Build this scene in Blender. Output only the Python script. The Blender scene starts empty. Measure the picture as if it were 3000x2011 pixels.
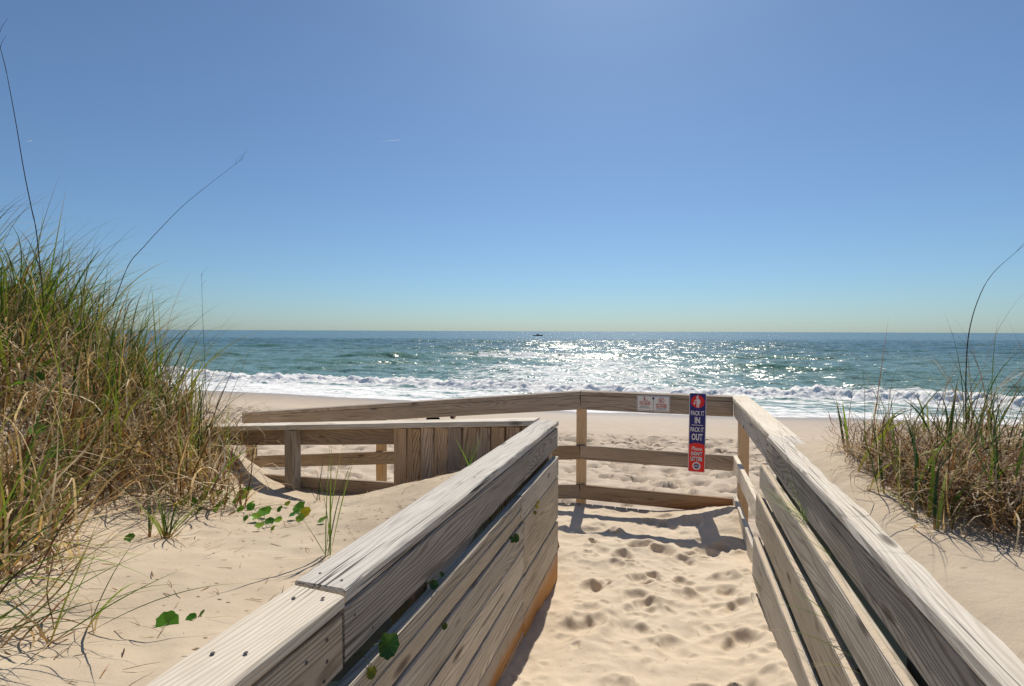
import bpy, bmesh, math, random
import numpy as np
from mathutils import Vector, Matrix

random.seed(7)
rng = np.random.default_rng(11)
R = math.radians
scene = bpy.context.scene
C = scene.collection

# ------------------------------------------------------------------ camera
# World: +Y runs along the walkway, +X to its right, z = 0 at the landing deck.
YAW = math.atan(466 / 1526)                    # camera looks this much left of the walkway
CX, SX = math.cos(YAW), math.sin(YAW)
EYE = Vector((0, 0, 1.70))
F_PX = 1526.0
cam_d = bpy.data.cameras.new('camera')
cam_d.sensor_width = 36.0
cam_d.lens = F_PX / 3000 * 36
cam_d.clip_start = 0.05
cam_d.clip_end = 90000
cam = bpy.data.objects.new('camera', cam_d)
C.objects.link(cam)
PITCH, ROLL = R(1.31), R(0.215)
cam.matrix_world = (Matrix.Translation(EYE) @ Matrix.Rotation(YAW, 4, 'Z') @
                    Matrix.Rotation(math.pi / 2 - PITCH, 4, 'X') @ Matrix.Rotation(ROLL, 4, 'Z'))
scene.camera = cam

# ------------------------------------------------------------------ world, sun, exposure
SUN_EL = R(48)
SUN_AZ = R(6)                                  # towards -X from +Y
SUN_DIR = Vector((-math.sin(SUN_AZ) * math.cos(SUN_EL), math.cos(SUN_AZ) * math.cos(SUN_EL), math.sin(SUN_EL)))
world = bpy.data.worlds.new('World')
scene.world = world
world.use_nodes = True
wn = world.node_tree.nodes
wl = world.node_tree.links
sky = wn.new('ShaderNodeTexSky')
sky.sky_type = 'NISHITA'
sky.sun_disc = False
sky.sun_elevation = SUN_EL
sky.sun_rotation = -SUN_AZ
sky.altitude = 0
sky.air_density = 1.0
sky.dust_density = 0.40
sky.ozone_density = 10.0
tint = wn.new('ShaderNodeMix')
tint.data_type = 'RGBA'
tint.blend_type = 'MULTIPLY'
tint.inputs[0].default_value = 1.0
tint.inputs[7].default_value = (0.835, 0.985, 0.985, 1)
wl.new(sky.outputs[0], tint.inputs[6])
sat = wn.new('ShaderNodeHueSaturation')
sat.inputs['Saturation'].default_value = 0.90
wl.new(tint.outputs[2], sat.inputs['Color'])
wl.new(sat.outputs[0], wn['Background'].inputs['Color'])
wn['Background'].inputs['Strength'].default_value = 0.083
sun_d = bpy.data.lights.new('sun', 'SUN')
sun_d.energy = 4.2
sun_d.angle = R(0.53)
sun_d.color = (1.0, 0.93, 0.82)
sun = bpy.data.objects.new('sun', sun_d)
C.objects.link(sun)
sun.rotation_euler = SUN_DIR.to_track_quat('Z', 'Y').to_euler()
vs = scene.view_settings
vs.view_transform = 'Standard'
vs.look = 'None'
vs.exposure = 0.08
vs.gamma = 1.0
vs.use_curve_mapping = False
scene.cycles.max_bounces = 8
scene.cycles.transparent_max_bounces = 12


# ------------------------------------------------------------------ helpers
def c2w(X, Y):
    """camera-heading ground coordinates -> world x, y"""
    return X * CX - Y * SX, X * SX + Y * CX


def w2c(a, l):
    return a * CX + l * SX, -a * SX + l * CX


CAM_M = cam.matrix_world.copy()


def ray(u, v):
    """direction of a pixel of the 3000x2011 photograph"""
    d = Vector(((u - 1500) / F_PX, -(v - 1005.5) / F_PX, -1.0))
    return (CAM_M.to_3x3() @ d).normalized()


def hit(u, v, hfun, t0=0.6, t1=60.0):
    """where the pixel's ray meets the ground surface hfun(x, y)"""
    d = ray(u, v)
    t = t0
    while t < t1:
        p = EYE + d * t
        if p.z <= float(hfun(np.array([p.x]), np.array([p.y]))[0]):
            return p
        t += 0.01 + t * 0.002
    return EYE + d * t1


def sstep(a, b, x):
    t = np.clip((x - a) / (b - a), 0, 1)
    return t * t * (3 - 2 * t)


def _hash(ix, iy, seed):
    h = (ix.astype(np.int64) * 374761393 + iy.astype(np.int64) * 668265263 + seed * 1274126177) & 0x7fffffff
    h = ((h ^ (h >> 13)) * 1274126177) & 0x7fffffff
    return ((h ^ (h >> 16)) & 0xffff) / 65535.0


def vnoise(x, y, seed=0):
    x = np.asarray(x, float)
    y = np.asarray(y, float)
    ix, iy = np.floor(x), np.floor(y)
    fx, fy = x - ix, y - iy
    fx = fx * fx * fx * (fx * (fx * 6 - 15) + 10)
    fy = fy * fy * fy * (fy * (fy * 6 - 15) + 10)
    a, b = _hash(ix, iy, seed), _hash(ix + 1, iy, seed)
    c, d = _hash(ix, iy + 1, seed), _hash(ix + 1, iy + 1, seed)
    return (a + (b - a) * fx) * (1 - fy) + (c + (d - c) * fx) * fy - 0.5


def fbm(x, y, seed=0, octs=4, gain=0.5):
    s, amp, f = 0, 1.0, 1.0
    ca, sa = math.cos(0.6), math.sin(0.6)
    for i in range(octs):
        s = s + amp * vnoise(x * f, y * f, seed + i * 17)
        x, y = x * ca - y * sa, x * sa + y * ca
        amp *= gain
        f *= 2.03
    return s


def link(o, parent=None):
    C.objects.link(o)
    if parent:
        o.parent = parent
    return o


def tag(o, label=None, cat=None, group=None, kind=None):
    if label:
        o['label'] = label
    if cat:
        o['category'] = cat
    if group:
        o['group'] = group
    if kind:
        o['kind'] = kind
    return o


def thing(name, loc, label, cat, group=None):
    o = bpy.data.objects.new(name, None)
    o.empty_display_size = 0.1
    o.location = loc
    C.objects.link(o)
    bpy.context.view_layer.update()
    return tag(o, label, cat, group)


def mesh_obj(name, verts, faces, mat=None, parent=None, smooth=False):
    me = bpy.data.meshes.new(name)
    me.from_pydata([tuple(v) for v in verts], [], [tuple(f) for f in faces])
    if mat:
        me.materials.append(mat)
    if smooth:
        me.polygons.foreach_set('use_smooth', [True] * len(me.polygons))
    me.update()
    o = bpy.data.objects.new(name, me)
    return link(o, parent)


WM = {}


def put(o, M):
    """place o (already parented) at world matrix M"""
    if o.parent:
        pm = WM.get(o.parent.name) or o.parent.matrix_world
        o.matrix_local = pm.inverted() @ M
    else:
        o.matrix_world = M
    WM[o.name] = M.copy()
    return o


def grid_mesh(name, P, mat, smooth=True, attrs=None):
    """P: (rows, cols, 3)"""
    r, c, _ = P.shape
    me = bpy.data.meshes.new(name)
    me.vertices.add(r * c)
    me.vertices.foreach_set('co', P.reshape(-1).astype(np.float32))
    i = np.arange(r - 1)[:, None] * c + np.arange(c - 1)[None, :]
    q = np.stack([i, i + 1, i + c + 1, i + c], -1).reshape(-1, 4)
    n = len(q)
    me.loops.add(n * 4)
    me.polygons.add(n)
    me.loops.foreach_set('vertex_index', q.reshape(-1).astype(np.int32))
    me.polygons.foreach_set('loop_start', np.arange(0, n * 4, 4, dtype=np.int32))
    me.polygons.foreach_set('loop_total', np.full(n, 4, dtype=np.int32))
    if smooth:
        me.polygons.foreach_set('use_smooth', np.ones(n, dtype=bool))
    for k, arr in (attrs or {}).items():
        at = me.attributes.new(k, 'FLOAT', 'POINT')
        at.data.foreach_set('value', arr.reshape(-1).astype(np.float32))
    me.materials.append(mat)
    me.update()
    me.validate()
    o = bpy.data.objects.new(name, me)
    return link(o)


# ------------------------------------------------------------------ materials
class NT:
    def __init__(self, name):
        self.m = bpy.data.materials.new(name)
        self.m.use_nodes = True
        self.n = self.m.node_tree.nodes
        self.l = self.m.node_tree.links
        self.b = self.n['Principled BSDF']
        self.out = self.n['Material Output']

    def add(self, t, **kw):
        nd = self.n.new(t)
        for k, v in kw.items():
            setattr(nd, k, v)
        return nd

    def val(self, sock, v):
        if hasattr(v, 'is_linked') or isinstance(v, bpy.types.NodeSocket):
            self.l.new(v, sock)
        else:
            sock.default_value = v

    def math(self, op, a, b=0.0, clamp=False):
        nd = self.add('ShaderNodeMath', operation=op, use_clamp=clamp)
        self.val(nd.inputs[0], a)
        self.val(nd.inputs[1], b)
        return nd.outputs[0]

    def noise(self, vec, scale, detail=4, rough=0.55, dist=0.0):
        nd = self.add('ShaderNodeTexNoise')
        if vec is not None:
            self.l.new(vec, nd.inputs['Vector'])
        nd.inputs['Scale'].default_value = scale
        nd.inputs['Detail'].default_value = detail
        nd.inputs['Roughness'].default_value = rough
        nd.inputs['Distortion'].default_value = dist
        return nd.outputs['Fac']

    def ramp(self, fac, stops, interp='LINEAR'):
        nd = self.add('ShaderNodeValToRGB')
        nd.color_ramp.interpolation = interp
        e = nd.color_ramp.elements
        while len(e) < len(stops):
            e.new(0.5)
        for k, (p, c) in enumerate(stops):
            e[k].position = p
            e[k].color = (c, c, c, 1) if isinstance(c, (int, float)) else (*c, 1)
        self.l.new(fac, nd.inputs[0])
        return nd.outputs[0]

    def mix(self, fac, a, b, mode='MIX'):
        nd = self.add('ShaderNodeMix', data_type='RGBA', blend_type=mode)
        self.val(nd.inputs[0], fac)
        for s, v in ((nd.inputs[6], a), (nd.inputs[7], b)):
            if isinstance(v, tuple):
                s.default_value = (*v, 1)
            else:
                self.l.new(v, s)
        return nd.outputs[2]

    def mapping(self, vec, scale=(1, 1, 1), loc=None):
        nd = self.add('ShaderNodeMapping')
        self.l.new(vec, nd.inputs['Vector'])
        nd.inputs['Scale'].default_value = scale
        if loc is not None:
            self.val(nd.inputs['Location'], loc)
        return nd.outputs[0]

    def bump(self, h, strength, dist, normal=None):
        nd = self.add('ShaderNodeBump')
        nd.inputs['Strength'].default_value = strength
        nd.inputs['Distance'].default_value = dist
        self.l.new(h, nd.inputs['Height'])
        if normal is not None:
            self.l.new(normal, nd.inputs['Normal'])
        return nd.outputs[0]


def plain(name, col, rough=0.6, spec=0.4, metallic=0.0):
    t = NT(name)
    t.b.inputs['Base Color'].default_value = (*col, 1)
    t.b.inputs['Roughness'].default_value = rough
    t.b.inputs['Specular IOR Level'].default_value = spec
    t.b.inputs['Metallic'].default_value = metallic
    return t.m


def wood(name, light, mid, dark, fresh=None, ring=0.5, crack=0.6, rot=False):
    """weathered sawn pine; local x runs along the board. fresh: (colour, local z below which the
    board was buried until lately and kept its orange colour)"""
    t = NT(name)
    tc = t.add('ShaderNodeTexCoord')
    oi = t.add('ShaderNodeObjectInfo')
    rnd = oi.outputs['Random']
    off = t.add('ShaderNodeCombineXYZ')
    t.val(off.inputs[0], t.math('MULTIPLY', rnd, 37.0))
    t.val(off.inputs[1], t.math('MULTIPLY', rnd, 11.3))
    t.val(off.inputs[2], t.math('MULTIPLY', rnd, 23.7))
    pos = t.mapping(tc.outputs['Object'], (1, 1, 1), off.outputs[0])
    # cathedral grain: growth rings cut at a slant
    warp = t.noise(t.mapping(pos, (0.7, 5, 5)), 1.0, 2, 0.5)
    sep = t.add('ShaderNodeSeparateXYZ')
    t.l.new(pos, sep.inputs[0])
    r1 = t.math('ADD', t.math('MULTIPLY', sep.outputs[2], 70.0), t.math('MULTIPLY', sep.outputs[1], 45.0))
    r1 = t.math('ADD', r1, t.math('MULTIPLY', warp, 21.0))
    wob = t.noise(t.mapping(pos, (7, 60, 60)), 1.0, 2, 0.5)
    r1 = t.math('ADD', r1, t.math('MULTIPLY', wob, 0.55))
    rings = t.math('SINE', t.math('MULTIPLY', r1, 6.283))
    rings = t.ramp(t.math('MULTIPLY_ADD', rings, 0.5), [(0.0, 0.0), (0.55, 0.12), (0.9, 0.8), (1.0, 1.0)]) if False else \
        t.ramp(t.math('ADD', t.math('MULTIPLY', rings, 0.5), 0.5), [(0.0, 0.0), (0.55, 0.10), (0.88, 0.75), (1.0, 1.0)])
    fine = t.noise(t.mapping(pos, (9, 240, 240)), 1.0, 4, 0.65)
    blot = t.noise(t.mapping(pos, (2.2, 9, 9)), 1.0, 4, 0.6)
    base = t.mix(t.ramp(blot, [(0.32, 0.0), (0.68, 1.0)]), mid, light)
    base = t.mix(t.math('MULTIPLY', rings, ring), base, dark)
    base = t.mix(t.math('MULTIPLY', t.ramp(fine, [(0.42, 0.0), (0.62, 1.0)]), 0.42), base, t.mix(0.5, mid, dark) if isinstance(mid, bpy.types.NodeSocket) else tuple((m_ + d_) / 2 for m_, d_ in zip(mid, dark)))
    # drying checks along the grain
    ck = t.noise(t.mapping(pos, (1.8, 120, 120)), 1.0, 3, 0.5, 0.3)
    ckm = t.noise(t.mapping(pos, (1.1, 4, 4)), 1.0, 2)
    ck = t.math('MULTIPLY', t.ramp(ck, [(0.605, 0.0), (0.645, 1.0)]), t.ramp(ckm, [(0.37, 0.0), (0.52, 1.0)]))
    base = t.mix(t.math('MULTIPLY', ck, crack), base, (0.05, 0.04, 0.035))
    # knots
    vo = t.add('ShaderNodeTexVoronoi')
    t.l.new(t.mapping(pos, (2.6, 8.5, 8.5)), vo.inputs['Vector'])
    vo.inputs['Scale'].default_value = 1.0
    vo.inputs['Randomness'].default_value = 0.9
    kn = t.ramp(t.math('ADD', vo.outputs['Distance'], t.math('MULTIPLY', t.math('SUBTRACT', fine, 0.5), 0.05)),
                [(0.05, 1.0), (0.12, 0.55), (0.155, 0.0)])
    base = t.mix(t.math('MULTIPLY', kn, 0.75), base, (0.055, 0.035, 0.024))
    # board to board
    hv = t.add('ShaderNodeHueSaturation')
    t.l.new(base, hv.inputs['Color'])
    t.val(hv.inputs['Value'], t.math('ADD', t.math('MULTIPLY', rnd, 0.36), 0.82))
    t.val(hv.inputs['Saturation'], t.math('ADD', t.math('MULTIPLY', t.math('FRACT', t.math('MULTIPLY', rnd, 7.31)), 0.5), 0.75))
    col = hv.outputs[0]
    if fresh:
        fc, zc, soft, slope = fresh
        sp = t.add('ShaderNodeSeparateXYZ')
        t.l.new(tc.outputs['Object'], sp.inputs[0])
        nz = t.noise(t.mapping(tc.outputs['Object'], (3, 30, 12)), 1.0, 4, 0.6)
        zz = t.math('ADD', sp.outputs[2], t.math('MULTIPLY', t.math('SUBTRACT', nz, 0.5), 0.10))
        zz = t.math('ADD', zz, t.math('MULTIPLY', sp.outputs[0], slope))
        fm = t.ramp(t.math('ADD', t.math('DIVIDE', t.math('SUBTRACT', zc, zz), soft), 0.5), [(0.0, 0.0), (1.0, 1.0)])
        fcol = t.mix(t.math('MULTIPLY', rings, 0.6), fc, (fc[0] * .45, fc[1] * .4, fc[2] * .3))
        col = t.mix(t.math('MULTIPLY', fm, 0.85), col, fcol)
    t.l.new(col, t.b.inputs['Base Color'])
    t.b.inputs['Roughness'].default_value = 0.82
    t.b.inputs['Specular IOR Level'].default_value = 0.22
    h = t.math('ADD', t.math('MULTIPLY', rings, -0.35), t.math('MULTIPLY', fine, 0.5))
    h = t.math('SUBTRACT', h, t.math('MULTIPLY', ck, 1.4))
    h = t.math('SUBTRACT', h, t.math('MULTIPLY', kn, 0.4))
    t.l.new(t.bump(h, 0.55, 0.004), t.b.inputs['Normal'])
    return t.m


M = {}
M['cap'] = wood('cap_wood', (0.83, 0.755, 0.64), (0.67, 0.595, 0.485), (0.38, 0.31, 0.23), ring=0.42, crack=0.9)
M['grey'] = wood('grey_wood', (0.57, 0.50, 0.405), (0.41, 0.345, 0.265), (0.15, 0.115, 0.08), ring=0.72, crack=0.8)
M['pale'] = wood('pale_wood', (0.67, 0.60, 0.49), (0.52, 0.455, 0.36), (0.22, 0.175, 0.12), ring=0.58, crack=0.7)
M['palefresh'] = wood('pale_wood_lately_uncovered', (0.60, 0.53, 0.45), (0.48, 0.41, 0.33), (0.28, 0.22, 0.16), fresh=((0.58, 0.27, 0.06), 0.020, 0.06, 0.045), ring=0.42, crack=0.4)
M['fresh'] = wood('orange_wood_lately_uncovered', (0.60, 0.53, 0.45), (0.48, 0.41, 0.33), (0.28, 0.22, 0.16), fresh=((0.58, 0.27, 0.06), 0.075, 0.08, 0.0), ring=0.42, crack=0.4)
M['brown'] = wood('brown_wood', (0.45, 0.355, 0.27), (0.34, 0.26, 0.19), (0.15, 0.11, 0.075), ring=0.6)
M['brownfresh'] = wood('brown_wood_lately_uncovered', (0.41, 0.32, 0.24), (0.31, 0.24, 0.17), (0.15, 0.11, 0.075), fresh=((0.40, 0.165, 0.05), -0.06, 0.16, -0.22), ring=0.5)
M['plank'] = wood('plank_wood', (0.78, 0.58, 0.40), (0.60, 0.42, 0.27), (0.20, 0.12, 0.065), ring=0.8)
M['tan'] = wood('tan_wood', (0.56, 0.385, 0.215), (0.47, 0.31, 0.16), (0.30, 0.18, 0.08), ring=0.35, crack=0.3)
M['post'] = wood('post_wood', (0.47, 0.37, 0.27), (0.35, 0.265, 0.18), (0.18, 0.13, 0.085), ring=0.55)
M['nail'] = plain('nail_steel', (0.10, 0.075, 0.06), 0.6, 0.5)


def sand_mat(name, light, dark, speck=0.0, wet=False, fine=1.0, litter=0.0):
    t = NT(name)
    tc = t.add('ShaderNodeTexCoord')
    p = tc.outputs['Object']
    big = t.noise(p, 1.7, 5, 0.6)
    grain = t.noise(p, 340.0, 2, 0.7)
    mid = t.noise(p, 26.0, 5, 0.65)
    col = t.mix(t.ramp(big, [(0.3, 0.0), (0.7, 1.0)]), dark, light)
    col = t.mix(t.math('MULTIPLY', t.ramp(grain, [(0.35, 1.0), (0.55, 0.0)]), 0.18), col, (dark[0] * .55, dark[1] * .5, dark[2] * .45))
    if speck:
        vo = t.add('ShaderNodeTexVoronoi')
        wv = t.mapping(p, (30, 44, 40))
        t.l.new(wv, vo.inputs['Vector'])
        vo.inputs['Scale'].default_value = 1.0
        sc = t.add('ShaderNodeSeparateColor')
        t.l.new(vo.outputs['Color'], sc.inputs[0])
        sel = t.math('GREATER_THAN', sc.outputs[0], 0.80)
        patch = t.ramp(t.noise(p, 3.0, 3), [(0.42, 0.0), (0.62, 1.0)])
        dots = t.math('MULTIPLY', t.ramp(vo.outputs['Distance'], [(0.16, 1.0), (0.30, 0.0)]), t.math('MULTIPLY', sel, patch))
        col = t.mix(t.math('MULTIPLY', dots, speck), col, (0.10, 0.065, 0.04))
    if litter:
        vo = t.add('ShaderNodeTexVoronoi')
        wn_ = t.add('ShaderNodeTexNoise')
        t.l.new(p, wn_.inputs['Vector'])
        wn_.inputs['Scale'].default_value = 2.0
        wv = t.mapping(p, (3.2, 7.0, 1.0))
        t.l.new(wv, vo.inputs['Vector'])
        vo.inputs['Scale'].default_value = 1.0
        at = t.add('ShaderNodeAttribute', attribute_name='litter')
        nz = t.noise(t.mapping(p, (0.9, 2.6, 1.0)), 2.0, 5, 0.70)
        thr = t.math('SUBTRACT', 0.74, t.math('MULTIPLY', at.outputs['Fac'], 0.225))
        m = t.math('MULTIPLY', t.math('SUBTRACT', nz, thr), 14.0, clamp=True)
        col = t.mix(t.math('MULTIPLY', m, litter), col, (0.085, 0.062, 0.042))  # dark pocks: dent shadows and dark sand streaks put into the colour
    t.l.new(col, t.b.inputs['Base Color'])
    if wet:
        at = t.add('ShaderNodeAttribute', attribute_name='wet')
        wcol = t.mix(t.math('MULTIPLY', at.outputs['Fac'], 0.75), col, (0.32, 0.235, 0.155))
        t.l.new(wcol, t.b.inputs['Base Color'])
        t.l.new(t.ramp(at.outputs['Fac'], [(0.0, 0.95), (0.7, 0.6), (1.0, 0.30)]), t.b.inputs['Roughness'])
        t.b.inputs['Specular IOR Level'].default_value = 0.35
    else:
        t.b.inputs['Roughness'].default_value = 0.95
        t.b.inputs['Specular IOR Level'].default_value = 0.12
    h = t.math('ADD', t.math('MULTIPLY', grain, 0.10 * fine), t.math('MULTIPLY', mid, 0.9))
    t.l.new(t.bump(h, 0.45, 0.010), t.b.inputs['Normal'])
    return t.m


M['sand_path'] = sand_mat('trodden_sand', (0.68, 0.57, 0.435), (0.61, 0.50, 0.37), speck=0.3)
M['sand_dune'] = sand_mat('dune_sand', (0.60, 0.495, 0.365), (0.50, 0.40, 0.285), speck=0.95)
M['sand_beach'] = sand_mat('beach_sand', (0.60, 0.49, 0.37), (0.53, 0.425, 0.315), wet=True, litter=0.85)


# ------------------------------------------------------------------ ground heights
WATER = -3.30


def shore_s(a, l):
    """metres offshore of the water's edge"""
    X, Y = w2c(a, l)
    return (Y + 0.30 * X - 35.0) / 1.044 + 0.8 * np.sin(X * 0.16 + 0.7) + 1.1 * vnoise(X * 0.09, X * 0 + 3.1, 5) * 2


def h_beach(a, l):
    X, Y = w2c(a, l)
    s = shore_s(a, l)
    t = sstep(0, 1, (-s - 6) / 22.0)
    z = WATER - 0.055 * s
    z = np.where(s < -6, WATER + 0.33 + (np.clip(-s - 6, 0, 40)) * 0.068, z)
    z = np.minimum(z, -1.25 + 0.02 * np.maximum(0, 8 - Y))
    return z


def h_left(a, l):
    X, Y = w2c(a, l)
    base = 0.96 - 0.195 * (l - 0.8)
    base = np.clip(base, 0.34, 1.06)
    base = base + 0.43 * np.exp(-(np.maximum(0, -0.86 - a) / 0.85) ** 1.6) * sstep(1.6, 3.2, l)
    base = base - 0.06 * np.exp(-((a + 2.5) / 0.5) ** 2 - ((l - 3.3) / 0.35) ** 2)
    mound = 1.05 * sstep(1.65, 4.0, -X) * (0.50 + 0.50 * sstep(1.2, 3.0, Y))
    z = base + mound
    z = z + 0.05 * fbm(a * 0.9 + 3, l * 0.9, 21, 3) + 0.018 * fbm(a * 4, l * 4, 3, 3)
    l0 = 3.62 + 0.5 * sstep(5.2, 6.5, -a)
    z = z + (-1.7 - z) * sstep(-0.4, 1.9, l - l0) * sstep(5.0, 5.6, -a)
    z = np.where((l > 3.62) & (a > -5.6), np.minimum(z, 0.40 - (l - 3.62) * 1.3), z)
    return z


def h_right(a, l):
    z = 1.110 + 0.024 * sstep(0.57, 0.625, a) + 0.016 * sstep(0.60, 0.70, a) + 0.10 * sstep(0.80, 2.2, a) + 0.05 * np.maximum(0, 1.0 - l) * sstep(0.7, 1.4, a)
    z = z + (0.030 * fbm(a * 1.4, l * 1.4, 9, 3) + 0.010 * fbm(a * 6, l * 6, 13, 3)) * sstep(0.66, 0.95, a)
    z = z + 0.012 * fbm(a * 9, l * 4, 15, 3) * (1 - sstep(0.66, 0.8, a)) - 0.012 * (1 - sstep(0.520, 0.532, a)) + 0.006
    z = z - 0.22 * sstep(2.90, 3.45, l) * (1 - sstep(0.68, 1.3, a))
    far = sstep(2.9, 5.6, l - 0.30 * (a - 0.6))
    z = z + (-1.6 - z) * far
    return z


def pits(a, l, n, area, rad, depth, seed):
    """footprints: smooth dents with a pushed-up rim"""
    g = np.random.default_rng(seed)
    z = np.zeros_like(a)
    for i in range(n):
        ca, cl = g.uniform(area[0], area[1]), g.uniform(area[2], area[3])
        rr = g.uniform(rad[0], rad[1])
        e = g.uniform(0.55, 0.95)
        th = g.uniform(-0.7, 0.7)
        dp = depth * g.uniform(0.4, 1.2)
        m = (np.abs(a - ca) < rr * 3.2) & (np.abs(l - cl) < rr * 3.2)
        if not m.any():
            continue
        da, dl = a[m] - ca, l[m] - cl
        wb = rr * 0.35
        da = da + wb * vnoise(a[m] / rr * 0.9 + i, l[m] / rr * 0.9, seed + 5) * 2
        dl = dl + wb * vnoise(a[m] / rr * 0.9, l[m] / rr * 0.9 + i, seed + 6) * 2
        x = (da * math.cos(th) + dl * math.sin(th)) / (rr * e)
        y = (-da * math.sin(th) + dl * math.cos(th)) / rr
        d2 = x * x + y * y
        z[m] += dp * (-np.exp(-d2 ** 2.0) * (0.75 + 0.35 * y.clip(-1, 1)) + 0.42 * np.exp(-((np.sqrt(d2) - 1.35) / 0.36) ** 2) * (0.6 + 0.4 * y))
    return z


def h_path(a, l, detail=True):
    z = 0.24 - 0.085 * (l - 1.8)
    z = np.clip(z, 0.02, 0.36)
    z = z - 0.02 * sstep(4.2, 5.0, l)
    # drift against the corner of the landing
    z = z + 0.17 * np.exp(-((a - 0.62) / 0.42) ** 2 - ((l - 4.85) / 0.42) ** 2)
    z = z + 0.055 * np.exp(-((a - 0.5) / 0.16) ** 2) * (1 - sstep(3.6, 4.4, l))
    z = z - 0.075 * np.exp(-((a + 0.74) / 0.30) ** 2) * (1 - sstep(3.3, 4.0, l))
    z = z + 0.13 * np.exp(-((a - 0.55) / 0.30) ** 2) * (1 - sstep(2.0, 3.5, l))
    z = z + 0.030 * fbm(a * 2.2, l * 2.2, 31, 3)
    return z


# ------------------------------------------------------------------ setting: sand
def axis(a0, a1, d):
    return np.linspace(a0, a1, int(round((a1 - a0) / d)) + 1)


def trodden(A, L):
    z = pits(A, L, 105, (-0.66, 0.50, 0.4, 5.0), (0.045, 0.11), 0.037, 3) + pits(A, L, 300, (-0.68, 0.58, 0.3, 5.1), (0.018, 0.05), 0.010, 4)
    ang = 0.9 * fbm(A * 1.1, L * 1.1, 49, 2)
    z = z + 0.016 * (np.abs(fbm(A * 4.0, L * 3.4, 43, 3)) * -2 + 0.4) + 0.007 * fbm(A * 14, L * 14, 41, 3) + 0.010 * fbm((A + ang * 0.2) * 3.0, L * 9, 44, 2)
    return z


A, L = np.meshgrid(axis(-0.765, 0.60, 0.009), axis(0.2, 3.50, 0.009))
o = grid_mesh('sand_path', np.stack([A, L, h_path(A, L) + trodden(A, L)], -1), M['sand_path'])
tag(o, kind='structure')
A, L = np.meshgrid(axis(-2.1, 0.60, 0.010), axis(3.49, 5.128, 0.010))
Z = h_path(A, L) + trodden(A, L) * (1 - 0.35 * sstep(4.3, 4.9, L))
Z = Z - 0.05 * sstep(5.06, 5.128, L) * (1 - sstep(0.0, 0.3, A)) - 0.11 * np.maximum(0, -0.9 - A) - 0.10 * sstep(1.6, 2.1, -A)
o = grid_mesh('sand_landing', np.stack([A, L, Z], -1), M['sand_path'])
tag(o, kind='structure')

A, L = np.meshgrid(np.concatenate([axis(-12, -4.6, 0.12)[:-1], axis(-4.6, -0.80, 0.022)]), np.concatenate([axis(-1.2, 3.64, 0.022), axis(3.7, 9.5, 0.10)]))
Z = h_left(A, L) + 0.006 * fbm(A * 5 + 2 * fbm(A, L, 5, 2), L * 16, 52, 2) + pits(A, L, 60, (-3.2, -0.95, 0.3, 3.3), (0.05, 0.11), 0.008, 8) + 0.004 * fbm(A * 14, L * 14, 47, 2)
o = grid_mesh('dune', np.stack([A, L, Z], -1), M['sand_dune'])
tag(o, kind='structure')

A, L = np.meshgrid(np.concatenate([axis(0.545, 3.2, 0.014)[:-1], axis(3.2, 12, 0.12)]), np.concatenate([axis(-1.0, 3.4, 0.02), axis(3.45, 9, 0.08)]))
A = np.where((A < 0.605) & (L > 3.10), 0.605 + (A - 0.545) * 0.01, A)
Z = h_right(A, L) + 0.004 * fbm(A * 14, L * 14, 48, 2)
o = grid_mesh('dune', np.stack([A, L, Z], -1), M['sand_dune'])
tag(o, kind='structure')

# beach: rows get wider apart with distance from the boardwalk
Yr = np.exp(np.linspace(math.log(4.6), math.log(62), 330))
Tc = np.linspace(-1.9, 1.9, 520)
X = Tc[None, :] * Yr[:, None]
Y = np.repeat(Yr[:, None], len(Tc), 1)
A, L = c2w(X, Y)
S = shore_s(A, L)
Z = h_beach(A, L)
trod = sstep(-8.5, -11.0, S)
bumps = fbm(A * 1.6, L * 1.6, 61, 4) * 0.13 + fbm(A * 4.5, L * 4.5, 67, 3) * 0.05
dents = -np.clip(fbm(A * 2.4, L * 2.4, 71, 2) - 0.12, 0, 1) * 0.7
Z = Z + (bumps + dents) * trod * (0.35 + 0.65 * sstep(6, 12, Y)) + 0.05 * fbm(A * 0.25, L * 0.25, 77, 2)
wet = sstep(-8.5, -3.0, S) * 0.75 + 0.25 * sstep(-3.0, -0.5, S)
pock_mask = sstep(-8.6, -10.0, S) * (0.35 + 0.65 * sstep(-21, -13, S))  # where the dark pocks and their painted shadow lie
Z = np.where((np.abs(A) < 1.4) & (L < 5.6), np.minimum(Z, -1.3), Z)
o = grid_mesh('beach', np.stack([A, L, Z], -1), M['sand_beach'], attrs={'wet': wet, 'litter': pock_mask})
tag(o, kind='structure')

# ------------------------------------------------------------------ setting: sea
t = NT('sea_water')
tc = t.add('ShaderNodeTexCoord')
p = tc.outputs['Object']
fo = t.add('ShaderNodeAttribute', attribute_name='foam').outputs['Fac']
cr = t.add('ShaderNodeAttribute', attribute_name='crest').outputs['Fac']
dist = t.add('ShaderNodeAttribute', attribute_name='offshore').outputs['Fac']
wcol = t.mix(dist, (0.145, 0.250, 0.220), (0.068, 0.138, 0.148))
wcol = t.mix(cr, wcol, (0.050, 0.150, 0.070))  # light showing through thin crests, painted as a greener tint
pr = t.add('ShaderNodeMapping')
t.l.new(p, pr.inputs['Vector'])
pr.inputs['Rotation'].default_value = (0, 0, -YAW + math.atan(0.30))
ps = pr.outputs[0]
n1 = t.noise(t.mapping(ps, (0.22, 0.9, 1)), 1.0, 6, 0.62, 0.6)
n2 = t.noise(t.mapping(ps, (1.4, 3.0, 1)), 1.0, 5, 0.65)
vein = t.math('ABSOLUTE', t.math('SUBTRACT', t.noise(t.mapping(ps, (0.35, 0.9, 1)), 1.0, 4, 0.6, 0.8), 0.5))
vein = t.ramp(vein, [(0.0, 1.0), (0.10, 0.0)])
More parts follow.
